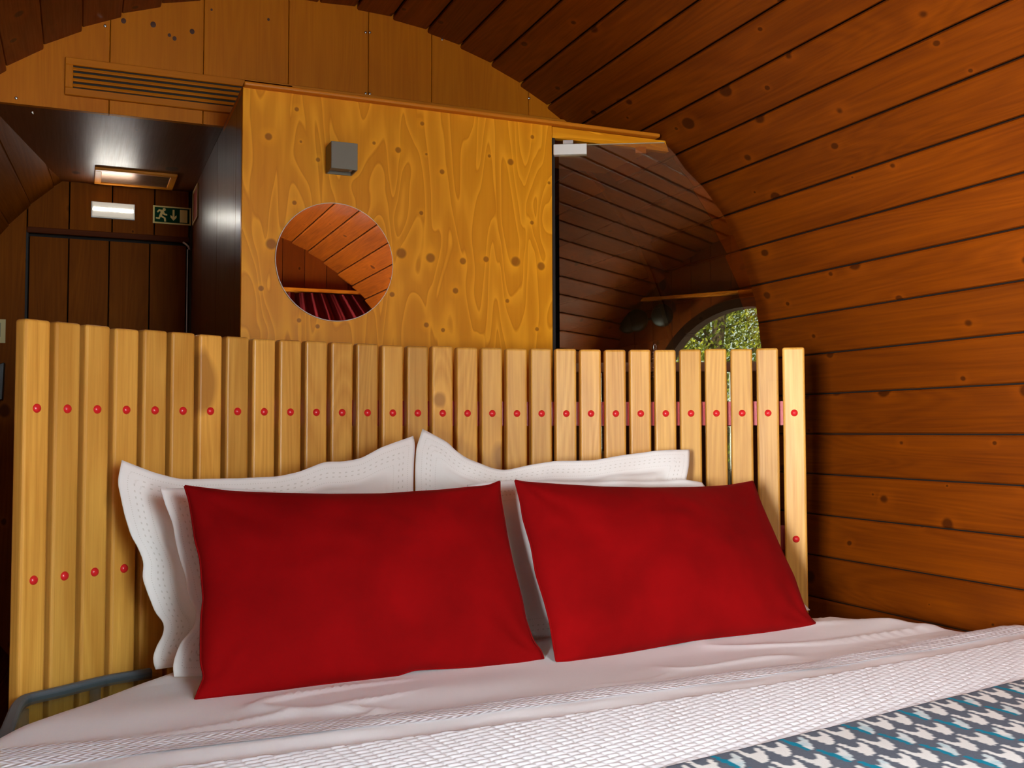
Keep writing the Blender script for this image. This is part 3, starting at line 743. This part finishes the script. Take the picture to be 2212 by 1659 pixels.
# the fitted sheet is a skirt and a top: open underneath
me = sh.data; bm = bmesh.new(); bm.from_mesh(me)
bmesh.ops.delete(bm, geom=[f for f in bm.faces if len(f.verts) > 100], context='FACES'); bm.to_mesh(me); bm.free(); me.shade_smooth()
tag(sh, 'smooth white fitted sheet on the round mattress, bare in front of the cushions', 'sheet')

def edge_curve(pts):
    """back edge of a cover: y as a smooth function of x"""
    xs = [p[0] for p in pts]; ys_ = [p[1] for p in pts]
    c = np.polyfit(xs, ys_, 2)
    return lambda x: float(np.polyval(c, x))
def xlim(y, grow=0.0):
    t = math.asin(max(-1, min(1, (y-BC.y)/1.05)))
    # right edge, left edge
    xr, _ = outline(t, grow); xl, _ = outline(PI-t, grow)
    return xl, xr
def cover(name, back, depth, z, mat, nx, ny, x0=None, x1=None, zf=None, drape=.10, th=.003, y_min=None):
    V = []; Fc = []; nd = 5
    cols = nx+1+2*nd
    for j in range(ny+1):
        s = j/ny
        yb = back(BC.x)-depth*s
        xl, xr = xlim(max(yb, BC.y-.98), .004)
        if x0 is not None: xl = max(xl, x0)
        if x1 is not None: xr = min(xr, x1)
        for i in range(-nd, nx+1+nd):
            u = max(0, min(1, i/nx)); x = xl+(xr-xl)*u
            y = back(x)-(depth)*s
            over = (-i if i < 0 else (i-nx if i > nx else 0))/nd
            if over > 0:
                a = min(1, over*1.6)*PI/2; rr = .04
                sgn = -1 if i < 0 else 1
                V.append((x+sgn*rr*math.sin(a)*.5, y, z-rr*(1-math.cos(a))-max(0, over-.6)*drape/.4))
            else:
                ed = min(x-xl, xr-x); dz = -.035*max(0, 1-ed/.05)**2
                V.append((x, y, z+dz+(zf(x, y, s) if zf else 0)))
    for j in range(ny):
        for i in range(cols-1):
            a = j*cols+i; Fc.append((a, a+cols, a+cols+1, a+1))
    V = [clampx(v, .012) for v in V]
    o = mk(name, mesh(name, V, Fc, mat, True))
    return o
eb_sheet = edge_curve([(-.087, 1.483), (.321, 1.443), (.942, 1.466), (1.835, 1.591)])
eb_lace = edge_curve([(-.1, 1.40), (.305, 1.370), (.906, 1.412), (1.739, 1.512)])
eb_waf = edge_curve([(-.1, 1.30), (.288, 1.294), (.853, 1.330), (1.663, 1.443)])
eb_thr = lambda x: 1.083+(x-.776)*.194
def wf(x, y, s): return .0042*noise.noise(Vector((x*2.2, y*16-x*1.5, 1.3)))+.0026*noise.noise(Vector((x*7, y*25, 5)))
ts = cover('folded_top_sheet', eb_sheet, 1.0, MZ+.011, M_SHEET, 200, 150, zf=wf, drape=.14)
tag(ts, 'white top sheet folded back over the coverlet, with a lace band along its edge', 'sheet')
m_ = ts.modifiers.new('solid', 'SOLIDIFY'); m_.thickness = .003; m_.offset = 1
# lace band: raised zigzag texture
lt = fabric('lace_band', (.78, .765, .80), .8, .1, .1, 600, .01)
tc = lt.new('ShaderNodeTexCoord'); sx = lt.new('ShaderNodeSeparateXYZ'); lt.link(tc.outputs['UV'], sx.inputs[0])
zz = lt.math('SINE', lt.math('ADD', lt.math('MULTIPLY', sx.outputs[0], 420.0), lt.math('MULTIPLY', lt.math('PINGPONG', sx.outputs[1], .009), 520.0)))
hol = lt.math('MULTIPLY', lt.math('GREATER_THAN', lt.math('SINE', lt.math('MULTIPLY', sx.outputs[0], 900.0)), 0.2), lt.math('LESS_THAN', lt.math('ABSOLUTE', lt.math('SUBTRACT', lt.math('ABSOLUTE', lt.math('SUBTRACT', sx.outputs[1], .034)), .030)), .0012))
old = lt.b.inputs['Base Color'].links[0].from_socket
c1 = lt.mix(lt.math('MULTIPLY', lt.maprange(zz, .2, .9), .16), old, (.60, .57, .66))
lt.link(lt.mix(lt.math('MULTIPLY', hol, .4), c1, (.5, .45, .5)), lt.b.inputs['Base Color'])
lt.bump(zz, .5, .0015)
V = []; Fc = []; UV = []
nx, ny = 260, 8
for j in range(ny+1):
    for i in range(nx+1):
        x = -.14+1.98*i/nx; s = j/ny
        y = eb_sheet(x)+(eb_lace(x)-eb_sheet(x))*s
        xl, xr = xlim(y, .0); x = min(max(x, xl+.012), xr-.012)
        ed = min(x-xl, xr-x); dz = -.035*max(0, 1-ed/.05)**2
        V.append((x, y+.002, MZ+.0155+dz+wf(x, y, 0)+(.0015*math.sin(PI*s)))); UV.append((x, (eb_sheet(x)-y)))
for j in range(ny):
    for i in range(nx): a = j*(nx+1)+i; Fc.append((a, a+nx+1, a+nx+2, a+1))
me = mesh('lace_band', V, Fc, lt.m, True)
ul = me.uv_layers.new(name='UVMap')
for l in me.loops: ul.data[l.index].uv = UV[l.vertex_index]
tag(mk('lace_band', me, ts), 'white lace band')

# waffle coverlet: real puffs
def waf(x, y, s):
    cx = .0185
    u = (x-.15*(1.3-y))/cx; col_ = math.floor(u); v = (eb_waf(x)-y)
    fu = abs((u % 1)-.5)*2
    p = 1-fu**12
    rib = math.sin((v+.05*((u % 1)-.5)*cx*2)*2*PI/.0125+col_*2.4)
    row = .5+.5*math.sin(v*2*PI/.046+col_*PI)
    return .0022*p+.0008*rib*p*(.7+.3*row)
M_WAF = fabric('waffle_cotton', (.78, .77, .80), .85, .1, .15, 500, .01).m
cv = cover('waffle_coverlet', eb_waf, .50, MZ+.0185, M_WAF, 700, 260, zf=waf, drape=.16)
tag(cv, 'white waffle quilted coverlet across the bed below the lace band', 'coverlet')
m_ = cv.modifiers.new('solid', 'SOLIDIFY'); m_.thickness = .003; m_.offset = 1
# patterned throw: colours woven per motif
BIRD = [(.04, 1.02), (.16, 1.04), (.26, .90), (.27, .74), (.40, .62), (.60, .60), (.68, .66), (.72, .80), (.84, .86), (.93, .78), (.90, .62), (.95, .56), (.84, .50), (.80, .30), (.70, .24), (.66, .12), (.50, .08), (.36, .05), (.22, .10), (.25, .24), (.16, .36), (.22, .44), (.10, .56), (.14, .66), (.05, .74), (.10, .84), (.02, .92)]
def inside(px_, py_):
    r_ = False; j = len(BIRD)-1
    for i in range(len(BIRD)):
        xi, yi = BIRD[i]; xj, yj = BIRD[j]
        if (yi > py_) != (yj > py_) and px_ < (xj-xi)*(py_-yi)/(yj-yi)+xi: r_ = not r_
        j = i
    return r_
MASK = [[inside((a+.5)/48*1.1-.05, (b+.5)/48*1.1-.02) for b in range(48)] for a in range(48)]
CW, CH = .0390, .058
GREY, WHT, TEAL = (.115, .132, .165), (.78, .77, .74), (.008, .215, .320)
def throw_col(x, y):
    v = (eb_thr(x)-.006-y)/CH; row = math.floor(v)
    u = x/CW+.5*row+.14*v; colm = math.floor(u)
    for (du, dr) in ((0, 0),):
        fu = u-colm; fv = 1-(v-row)
        a = int((fu+.05)/1.1*48); b = int((fv+.02)/1.1*48)
        if 0 <= a < 48 and 0 <= b < 48 and MASK[a][b]:
            k = (colm*1+row*2) % 3
            if k == 0:
                if fu < .42: return TEAL
                mixv = max(0, min(1, .5+.9*noise.noise(Vector((x*60, y*60, 1)))))
                return tuple(WHT[i]*(1-.5*mixv)+(.15, .45, .55)[i]*.5*mixv for i in range(3))
            g_ = 1-.18*max(0, noise.noise(Vector((colm*3.3, row*5.1, 0))))
            return tuple(q*g_ for q in WHT)
    g_ = 1+.12*noise.noise(Vector((x*300, y*300, 0)))
    return tuple(q*g_ for q in GREY)
tm = NT('patterned_wool'); at = tm.new('ShaderNodeVertexColor'); at.layer_name = 'weave'; tc = tm.new('ShaderNodeTexCoord')
tm.link(at.outputs[0], tm.b.inputs['Base Color']); tm.set(Roughness=.95); tm.b.inputs['Sheen Weight'].default_value = .0
tm.b.inputs['Specular IOR Level'].default_value = .1
tm.bump(tm.noise(tc.outputs['Object'], 420, 3, .6), .5, .002)
def thr_h(x, y, s):
    return .003*min(1, s/.012)-.001
V = []; Fc = []; C = []
TX0, TX1, TN, TM = .30, 1.86, 660, 190
for j in range(TM+1):
    for i in range(TN+1):
        x = TX0+(TX1-TX0)*i/TN; s = j/TM; y = eb_thr(x)-.56*s
        xl, xr = xlim(y, .004); xx = min(x, xr)
        ed = xr-xx; dz = -.03*max(0, 1-ed/.05)**2
        V.append((xx, y, MZ+.0275+dz+thr_h(x, y, s)+.0015*noise.noise(Vector((x*5, y*5, 0))))); C.append(throw_col(x, y))
for j in range(TM):
    for i in range(TN): a = j*(TN+1)+i; Fc.append((a, a+TN+1, a+TN+2, a+1))
me = mesh('patterned_throw', V, Fc, tm.m, True)
ca = me.color_attributes.new('weave', 'FLOAT_COLOR', 'POINT')
arr = np.ones((len(V), 4), dtype=np.float32); arr[:, :3] = np.array(C); ca.data.foreach_set('color', arr.ravel())
th = mk('patterned_throw', me); m_ = th.modifiers.new('solid', 'SOLIDIFY'); m_.thickness = .007; m_.offset = -1
tag(th, 'grey wool throw with white and teal bird-like houndstooth shapes at the foot', 'blanket')

# ------------------------------------------------------------------ pillows and cushions
def poly_at(pts, s):
    """smooth point at parameter s (by length) of a 3-D polyline"""
    L = [0]
    for i in range(len(pts)-1): L.append(L[-1]+(pts[i+1]-pts[i]).length)
    d = s*L[-1]
    for i in range(len(pts)-1):
        if d <= L[i+1]+1e-9:
            f_ = (d-L[i])/max(1e-9, L[i+1]-L[i])
            return pts[i].lerp(pts[i+1], f_)
    return pts[-1]
def smooth_poly(pts, n):
    q = [poly_at(pts, i/n) for i in range(n+1)]
    for _ in range(2):
        q = [q[0]]+[(q[i-1]+q[i]*2+q[i+1])/4 for i in range(1, n)]+[q[-1]]
    return q
def pillow(name, p0, pr, lean, top, right, bottom, left, T, Tb, mat, flange=0.0, seed=0, wr=.004, NU=84, NV=56, flmat=None, exp_=.5):
    """cushion whose rim follows four curves lying on a leaning plane through p0 (bottom left) and pr (bottom right)"""
    a = Vector(pr)-Vector(p0); up = Vector((-a.y, a.x, 0)).normalized()*lean+Vector((0, 0, 1))
    n = a.cross(up).normalized()
    if n.dot(Vector(p0)) > 0: n = -n                         # towards the room
    P0 = Vector(p0)
    cv_ = lambda pts: [on_plane(m, P0, n) for m in pts]
    t_, r_, b_, l_ = cv_(top), cv_(right), cv_(bottom), cv_(left)
    t_ = smooth_poly(t_, NU); b_ = smooth_poly(b_, NU); l_ = smooth_poly(l_, NV); r_ = smooth_poly(r_, NV)
    Wd = (b_[-1]-b_[0]).length; Hd = (l_[-1]-l_[0]).length
    c00, c10, c01, c11 = b_[0], b_[-1], t_[0], t_[-1]
    front, back, eu = [], [], []
    rs = Vector((seed*3.7, seed*1.9, 0))
    for j in range(NV+1):
        v = j/NV
        for i in range(NU+1):
            u = i/NU
            p = b_[i].lerp(t_[i], v)+l_[j].lerp(r_[j], u)-(c00.lerp(c10, u)).lerp(c01.lerp(c11, u), v)
            du, dv = min(u, 1-u)*Wd, min(v, 1-v)*Hd
            d = min(du, dv)
            fu = max(0, (du-flange))/(Wd/2-flange); fv = max(0, (dv-flange))/(Hd/2-flange)
            h = (math.sin(PI/2*min(1, fu))**exp_)*(math.sin(PI/2*min(1, fv))**exp_)
            q = Vector((u*Wd, v*Hd, 0))
            w_ = noise.noise(q*6+rs)*wr+noise.noise(Vector((q.x*14, q.y*30, 0))+rs)*wr*.35
            edge = min(1, d/.03)
            # pinched creases radiating from corners
            cr = 0
            for (cu_, cv2) in ((0, 0), (1, 0), (0, 1), (1, 1)):
                dx, dy = (u-cu_)*Wd, (v-cv2)*Hd; rr = math.hypot(dx, dy)
                if rr < .16: cr += wr*.9*math.sin(math.atan2(dy, dx)*11+seed)*(1-rr/.16)*min(1, rr/.02)
            rip = (noise.noise(Vector((u*Wd*9, v*Hd*9, 7))+rs)*.012 if (flange > 0 and d < flange*1.2) else 0)
            front.append(p+n*(.0018+T*h+(w_+cr)*edge*(.3+.7*h)+rip))
            back.append(p+n*(-.0018-Tb*h+rip))
            al = (v*Hd if du < dv else u*Wd)
            eu.append((al, d))
    N = (NU+1)*(NV+1); V = front+back; Fc = []
    for j in range(NV):
        for i in range(NU):
            q = j*(NU+1)+i
            Fc.append((q, q+1, q+NU+2, q+NU+1)); Fc.append((N+q, N+q+NU+1, N+q+NU+2, N+q+1))
    rim = [i for i in range(NU+1)]+[j*(NU+1)+NU for j in range(1, NV+1)]+[NV*(NU+1)+i for i in range(NU-1, -1, -1)]+[j*(NU+1) for j in range(NV-1, 0, -1)]
    for k in range(len(rim)):
        a_, b2 = rim[k], rim[(k+1) % len(rim)]; Fc.append((b2, a_, N+a_, N+b2))
    me = mesh(name, V, Fc, mat, True)
    bm = bmesh.new(); bm.from_mesh(me); bmesh.ops.recalc_face_normals(bm, faces=bm.faces); bm.to_mesh(me); bm.free(); me.shade_smooth()
    ul = me.uv_layers.new(name='edge'); E2 = eu+eu
    uvs = np.zeros(len(me.loops)*2, dtype=np.float32)
    vi = np.zeros(len(me.loops), dtype=np.int32); me.loops.foreach_get('vertex_index', vi)
    uvs = np.array(E2, dtype=np.float32)[vi].ravel(); ul.data.foreach_set('uv', uvs)
    return me, n, b_, t_, l_, r_
def seam(parent, pts, r_, mat, name='piping'):
    mk(name, tube_mesh(name, pts, r_, mat, 6), parent)
ZB = MZ+.003
def add_pillow(name, label, cat, group, *a, pipe=None, **k):
    me, n, b_, t_, l_, r_ = pillow(name, *a, **k)
    o = mk(name, me); tag(o, label, cat, group)
    if pipe:
        seam(o, b_, pipe[0], pipe[1]); seam(o, t_, pipe[0], pipe[1]); seam(o, l_, pipe[0], pipe[1]); seam(o, r_, pipe[0], pipe[1])
    return o, b_, n
# white pillows at the back
add_pillow('white_pillow', 'white pillow with lace edge leaning on the slats, behind the others on the left', 'pillow', 'white pillows against the headboard',
    (.150, 1.985, ZB), (.66, 2.090, ZB), .26,
    [(262, 995), (330, 1019), (392, 1034), (520, 1035), (600, 1030), (645, 1020), (700, 998), (740, 997), (780, 990), (820, 968), (892, 942)],
    [(888, 1375), (890, 1250), (893, 1060), (896, 990), (897, 960), (892, 942)],
    [(338, 1446), (450, 1430), (600, 1412), (750, 1395), (888, 1375)],
    [(338, 1446), (329, 1425), (338, 1396), (355, 1367), (355, 1343), (338, 1327), (320, 1283), (307, 1247), (311, 1215), (295, 1180), (281, 1160), (266, 1113), (252, 1041), (262, 995)],
    .055, .030, M_PILLOW, flange=.058, seed=1, wr=.006)
add_pillow('white_pillow', 'white pillow with upswept lace corner, behind the others on the right', 'pillow', 'white pillows against the headboard',
    (.69, 2.085, ZB), (1.35, 2.030, ZB), .30,
    [(914, 925), (937, 937), (972, 959), (979, 971), (1006, 992), (1061, 1012), (1092, 1016), (1143, 1005), (1202, 995), (1281, 995), (1350, 983), (1418, 974), (1490, 971)],
    [(1500, 1340), (1478, 1200), (1478, 1060), (1480, 1038), (1487, 1004), (1490, 971)],
    [(905, 1380), (1050, 1372), (1200, 1362), (1350, 1350), (1500, 1340)],
    [(905, 1380), (902, 1250), (900, 1120), (898, 1017), (900, 966), (914, 925)],
    .055, .030, M_PILLOW, flange=.058, seed=2, wr=.006)
add_pillow('white_pillow', 'white lace-edged pillow between the left rear pillow and left red cushion', 'pillow', 'white pillows against the headboard',
    (.195, 1.870, ZB), (.70, 1.93, ZB), .30,
    [(346, 1056), (430, 1053), (600, 1062), (760, 1066), (880, 1068)],
    [(985, 1410), (940, 1250), (900, 1120), (880, 1068)],
    [(376, 1462), (441, 1461), (600, 1445), (800, 1425), (985, 1410)],
    [(376, 1462), (373, 1440), (377, 1420), (389, 1388), (418, 1356), (424, 1320), (411, 1301), (405, 1276), (400, 1240), (389, 1211), (380, 1175), (373, 1131), (356, 1090), (346, 1056)],
    .060, .040, M_PILLOW, flange=.052, seed=3, wr=.006)
add_pillow('white_pillow', 'white pillow showing between the two red cushions, standing behind the right one', 'pillow', 'white pillows against the headboard',
    (.74, 1.93, ZB), (1.56, 1.985, ZB), .30,
    [(1010, 1047), (1100, 1037), (1260, 1040), (1430, 1038), (1470, 1036), (1516, 1042)],
    [(1744, 1319), (1700, 1270), (1640, 1190), (1570, 1110), (1516, 1042)],
    [(1030, 1404), (1190, 1386), (1400, 1362), (1600, 1340), (1744, 1319)],
    [(1030, 1404), (1022, 1280), (1014, 1150), (1010, 1047)],
    .060, .040, M_PILLOW, flange=.015, seed=4, wr=.005)
# red velvet cushions
RP = (.0022, M_VELVET)
o1, b1, n1 = add_pillow('red_cushion', 'red velvet cushion, the left and nearer of the two, leaning on white pillows', 'cushion', 'red velvet cushions',
    (.178, 1.706, ZB), (.805, 1.760, ZB), .45,
    [(399, 1050), (420, 1053), (500, 1063), (600, 1067), (720, 1069), (830, 1068), (900, 1063), (950, 1060), (1020, 1053), (1055, 1050), (1079, 1040)],
    [(1174, 1423), (1170, 1408), (1152, 1387), (1134, 1336), (1128, 1300), (1108, 1220), (1095, 1160), (1085, 1100), (1079, 1065), (1079, 1040)],
    [(422, 1511), (500, 1504), (600, 1496), (700, 1476), (790, 1468), (855, 1460), (895, 1446), (1025, 1440), (1134, 1435), (1174, 1423)],
    [(422, 1511), (433, 1482), (443, 1464), (434, 1435), (434, 1381), (435, 1334), (440, 1294), (436, 1247), (433, 1207), (422, 1168), (416, 1124), (409, 1081), (399, 1050)],
    .070, .045, M_VELVET, seed=5, wr=.008, pipe=RP, exp_=.55)
o2, b2_, n2 = add_pillow('red_cushion', 'red velvet cushion, the right and farther of the two, leaning on white pillows', 'cushion', 'red velvet cushions',
    (.818, 1.728, ZB), (1.467, 1.795, ZB), .55,
    [(1113, 1038), (1130, 1042), (1200, 1047), (1300, 1053), (1400, 1055), (1500, 1054), (1570, 1050), (1600, 1045), (1626, 1040)],
    [(1769, 1354), (1745, 1330), (1733, 1300), (1715, 1250), (1690, 1200), (1660, 1130), (1636, 1068), (1626, 1040)],
    [(1202, 1428), (1230, 1427), (1300, 1418), (1333, 1412), (1423, 1396), (1500, 1382), (1560, 1375), (1661, 1364), (1769, 1354)],
    [(1202, 1428), (1197, 1400), (1188, 1343), (1177, 1300), (1158, 1240), (1148, 1180), (1130, 1120), (1125, 1085), (1113, 1038)],
    .070, .045, M_VELVET, seed=6, wr=.008, pipe=RP, exp_=.55)
# small zip pulls under the left cushion
zp = [b1[int(len(b1)*.13)]+n1*.004+Vector((0, 0, -.001)), b1[int(len(b1)*.19)]+n1*.004+Vector((0, 0, -.001))]
mk('zip_pull', tube_mesh('zip_pull', [zp[0], zp[1]], .0014, M_STEEL, 6), o1)

# ------------------------------------------------------------------ glass side table at the left of the bed
SZ = -.468
st = thing('side_table', (-.05, 1.85, FLOOR), 'glass-topped side table with a blue-grey rim between the headboard and bed', 'table')
outer = [on_z(m, SZ) for m in ((322, 1449), (230, 1464), (100, 1496), (52, 1505), (34, 1516), (24, 1532), (12, 1562), (0, 1590), (-30, 1650))]
outer = [Vector((p.x, p.y, 0)) for p in outer]
inner = []
for p in reversed(outer):
    t = math.atan2(p.y-BC.y, p.x-BC.x); x, y = outline(t, .006); inner.append(Vector((x, y, 0)))
gtb = NT('clear_table_glass')
mixs = gtb.new('ShaderNodeMixShader'); tr = gtb.new('ShaderNodeBsdfTransparent'); gl = gtb.new('ShaderNodeBsdfGlossy'); gl.inputs['Roughness'].default_value = .02; fr = gtb.new('ShaderNodeFresnel'); fr.inputs[0].default_value = 1.5
tr.inputs[0].default_value = (.80, .84, .82, 1)
mixs.inputs[0].default_value = .10; gtb.link(tr.outputs[0], mixs.inputs[1]); gtb.link(gl.outputs[0], mixs.inputs[2]); gtb.link(mixs.outputs[0], gtb.out.inputs[0])
outer_c = [p for p in outer if (p-Vector((BC.x, BC.y, 0))).length > 1.04]
V = []; Fc = []
M_ = len(outer)
for z in (SZ-.008, SZ-.001):
    for i in range(M_): V.append((outer[i].x, outer[i].y, z)); V.append((inner[M_-1-i].x, inner[M_-1-i].y, z))
for i in range(M_-1):
    a = 2*i; Fc.append((a, a+2, a+3, a+1)); a += 2*M_; Fc.append((a, a+1, a+3, a+2))
mk('glass_top', mesh('glass_top', V, Fc, gtb.m), st)
rim = smooth_poly([Vector((p.x, p.y, SZ)) for p in outer], 40)
V = []; Fc = []
for i, p in enumerate(rim):
    t = (rim[min(i+1, len(rim)-1)]-rim[max(i-1, 0)]).normalized(); sd = t.cross(Vector((0, 0, 1)))
    if sd.dot(Vector((BC.x, BC.y, SZ))-p) < 0: sd = -sd
    for (s_, z) in ((-.002, -.012), (-.003, .002), (.001, .006), (.012, .006), (.015, .002), (.014, -.012)):
        V.append(p+sd*s_+Vector((0, 0, z)))
for i in range(len(rim)-1):
    for k in range(6): Fc.append((i*6+k, i*6+(k+1) % 6, (i+1)*6+(k+1) % 6, (i+1)*6+k))
Fc += [(0, 1, 2, 3, 4, 5), tuple((len(rim)-1)*6+k for k in (5, 4, 3, 2, 1, 0))]
mk('rim', mesh('rim', V, Fc, M_GREYFAB, False), st)
for (x, y) in ((outer[4].x+.012, outer[4].y-.012), (outer[1].x-.02, outer[1].y-.03), (outer[-2].x+.012, outer[-2].y)):
    mk('leg', tube_mesh('leg', [(x, y, max(FLOOR, CZ-math.sqrt(R*R-(x-.012-CX)**2)+.008)), (x, y, SZ-.012)], .010, M_GREYFAB, 10), st)

# ------------------------------------------------------------------ wall lamp
ql = on_y((738, 338), Y_BOX); lx0, lx1 = on_y((715, 340), Y_BOX-.085), on_y((772, 340), Y_BOX-.085)
lc = (.627, Y_BOX, .714)
wl = thing('wall_lamp', lc, 'grey cube wall lamp, switched off, mounted above the round mirror', 'lamp')
s_ = .070; dpt = .062
yy0 = Y_BOX-dpt-.004
qa, qb = on_y((716, 304), yy0), on_y((772.5, 368), yy0)
ax, bx, az, bz = qa.x, qb.x, qb.z, qa.z
box2('face', (ax, yy0, az), (bx, yy0+.003, bz), M_GREYM, wl, .0008)
box2('side', (ax, yy0+.003, az-.000), (ax+.003, Y_BOX-.001, bz), M_GREYM, wl)
box2('side', (bx-.003, yy0+.003, az-.000), (bx, Y_BOX-.001, bz), M_GREYM, wl)
box2('backplate', (ax+.003, Y_BOX-.006, az), (bx-.003, Y_BOX-.001, bz), M_GREYM, wl)
box2('shade_block', (ax+.003, yy0+.003, az+.004), (bx-.014, Y_BOX-.024, bz-.004), simple('dark_grey_metal', (.12, .13, .11), .5), wl)
box2('lens', (bx-.013, yy0+.006, az+.008), (bx-.004, Y_BOX-.010, az+.011), simple('frosted_lens', (.55, .55, .45), .3), wl)

# ------------------------------------------------------------------ round mirror
rm = thing('round_mirror', (.603, Y_BOX, .438), 'round frameless mirror on the plywood wall reflecting the lit ceiling planks', 'mirror')
MR = .1545
Mm = Matrix.Translation((.6035, Y_BOX-.001, .4385)) @ ROTX
mk('mirror_glass', lathe_mesh('mirror_glass', [(.0001, .0), (MR-.0015, .0), (MR-.0015, .0052), (.0001, .0052)], M_MIRROR, 128, False), rm, Mm)
mk('polished_edge', lathe_mesh('polished_edge', [(MR-.0015, 0), (MR, 0), (MR, .0045), (MR-.0017, .0056), (MR-.0015, 0)], M_WHITEP, 128, False, False), rm, Mm)
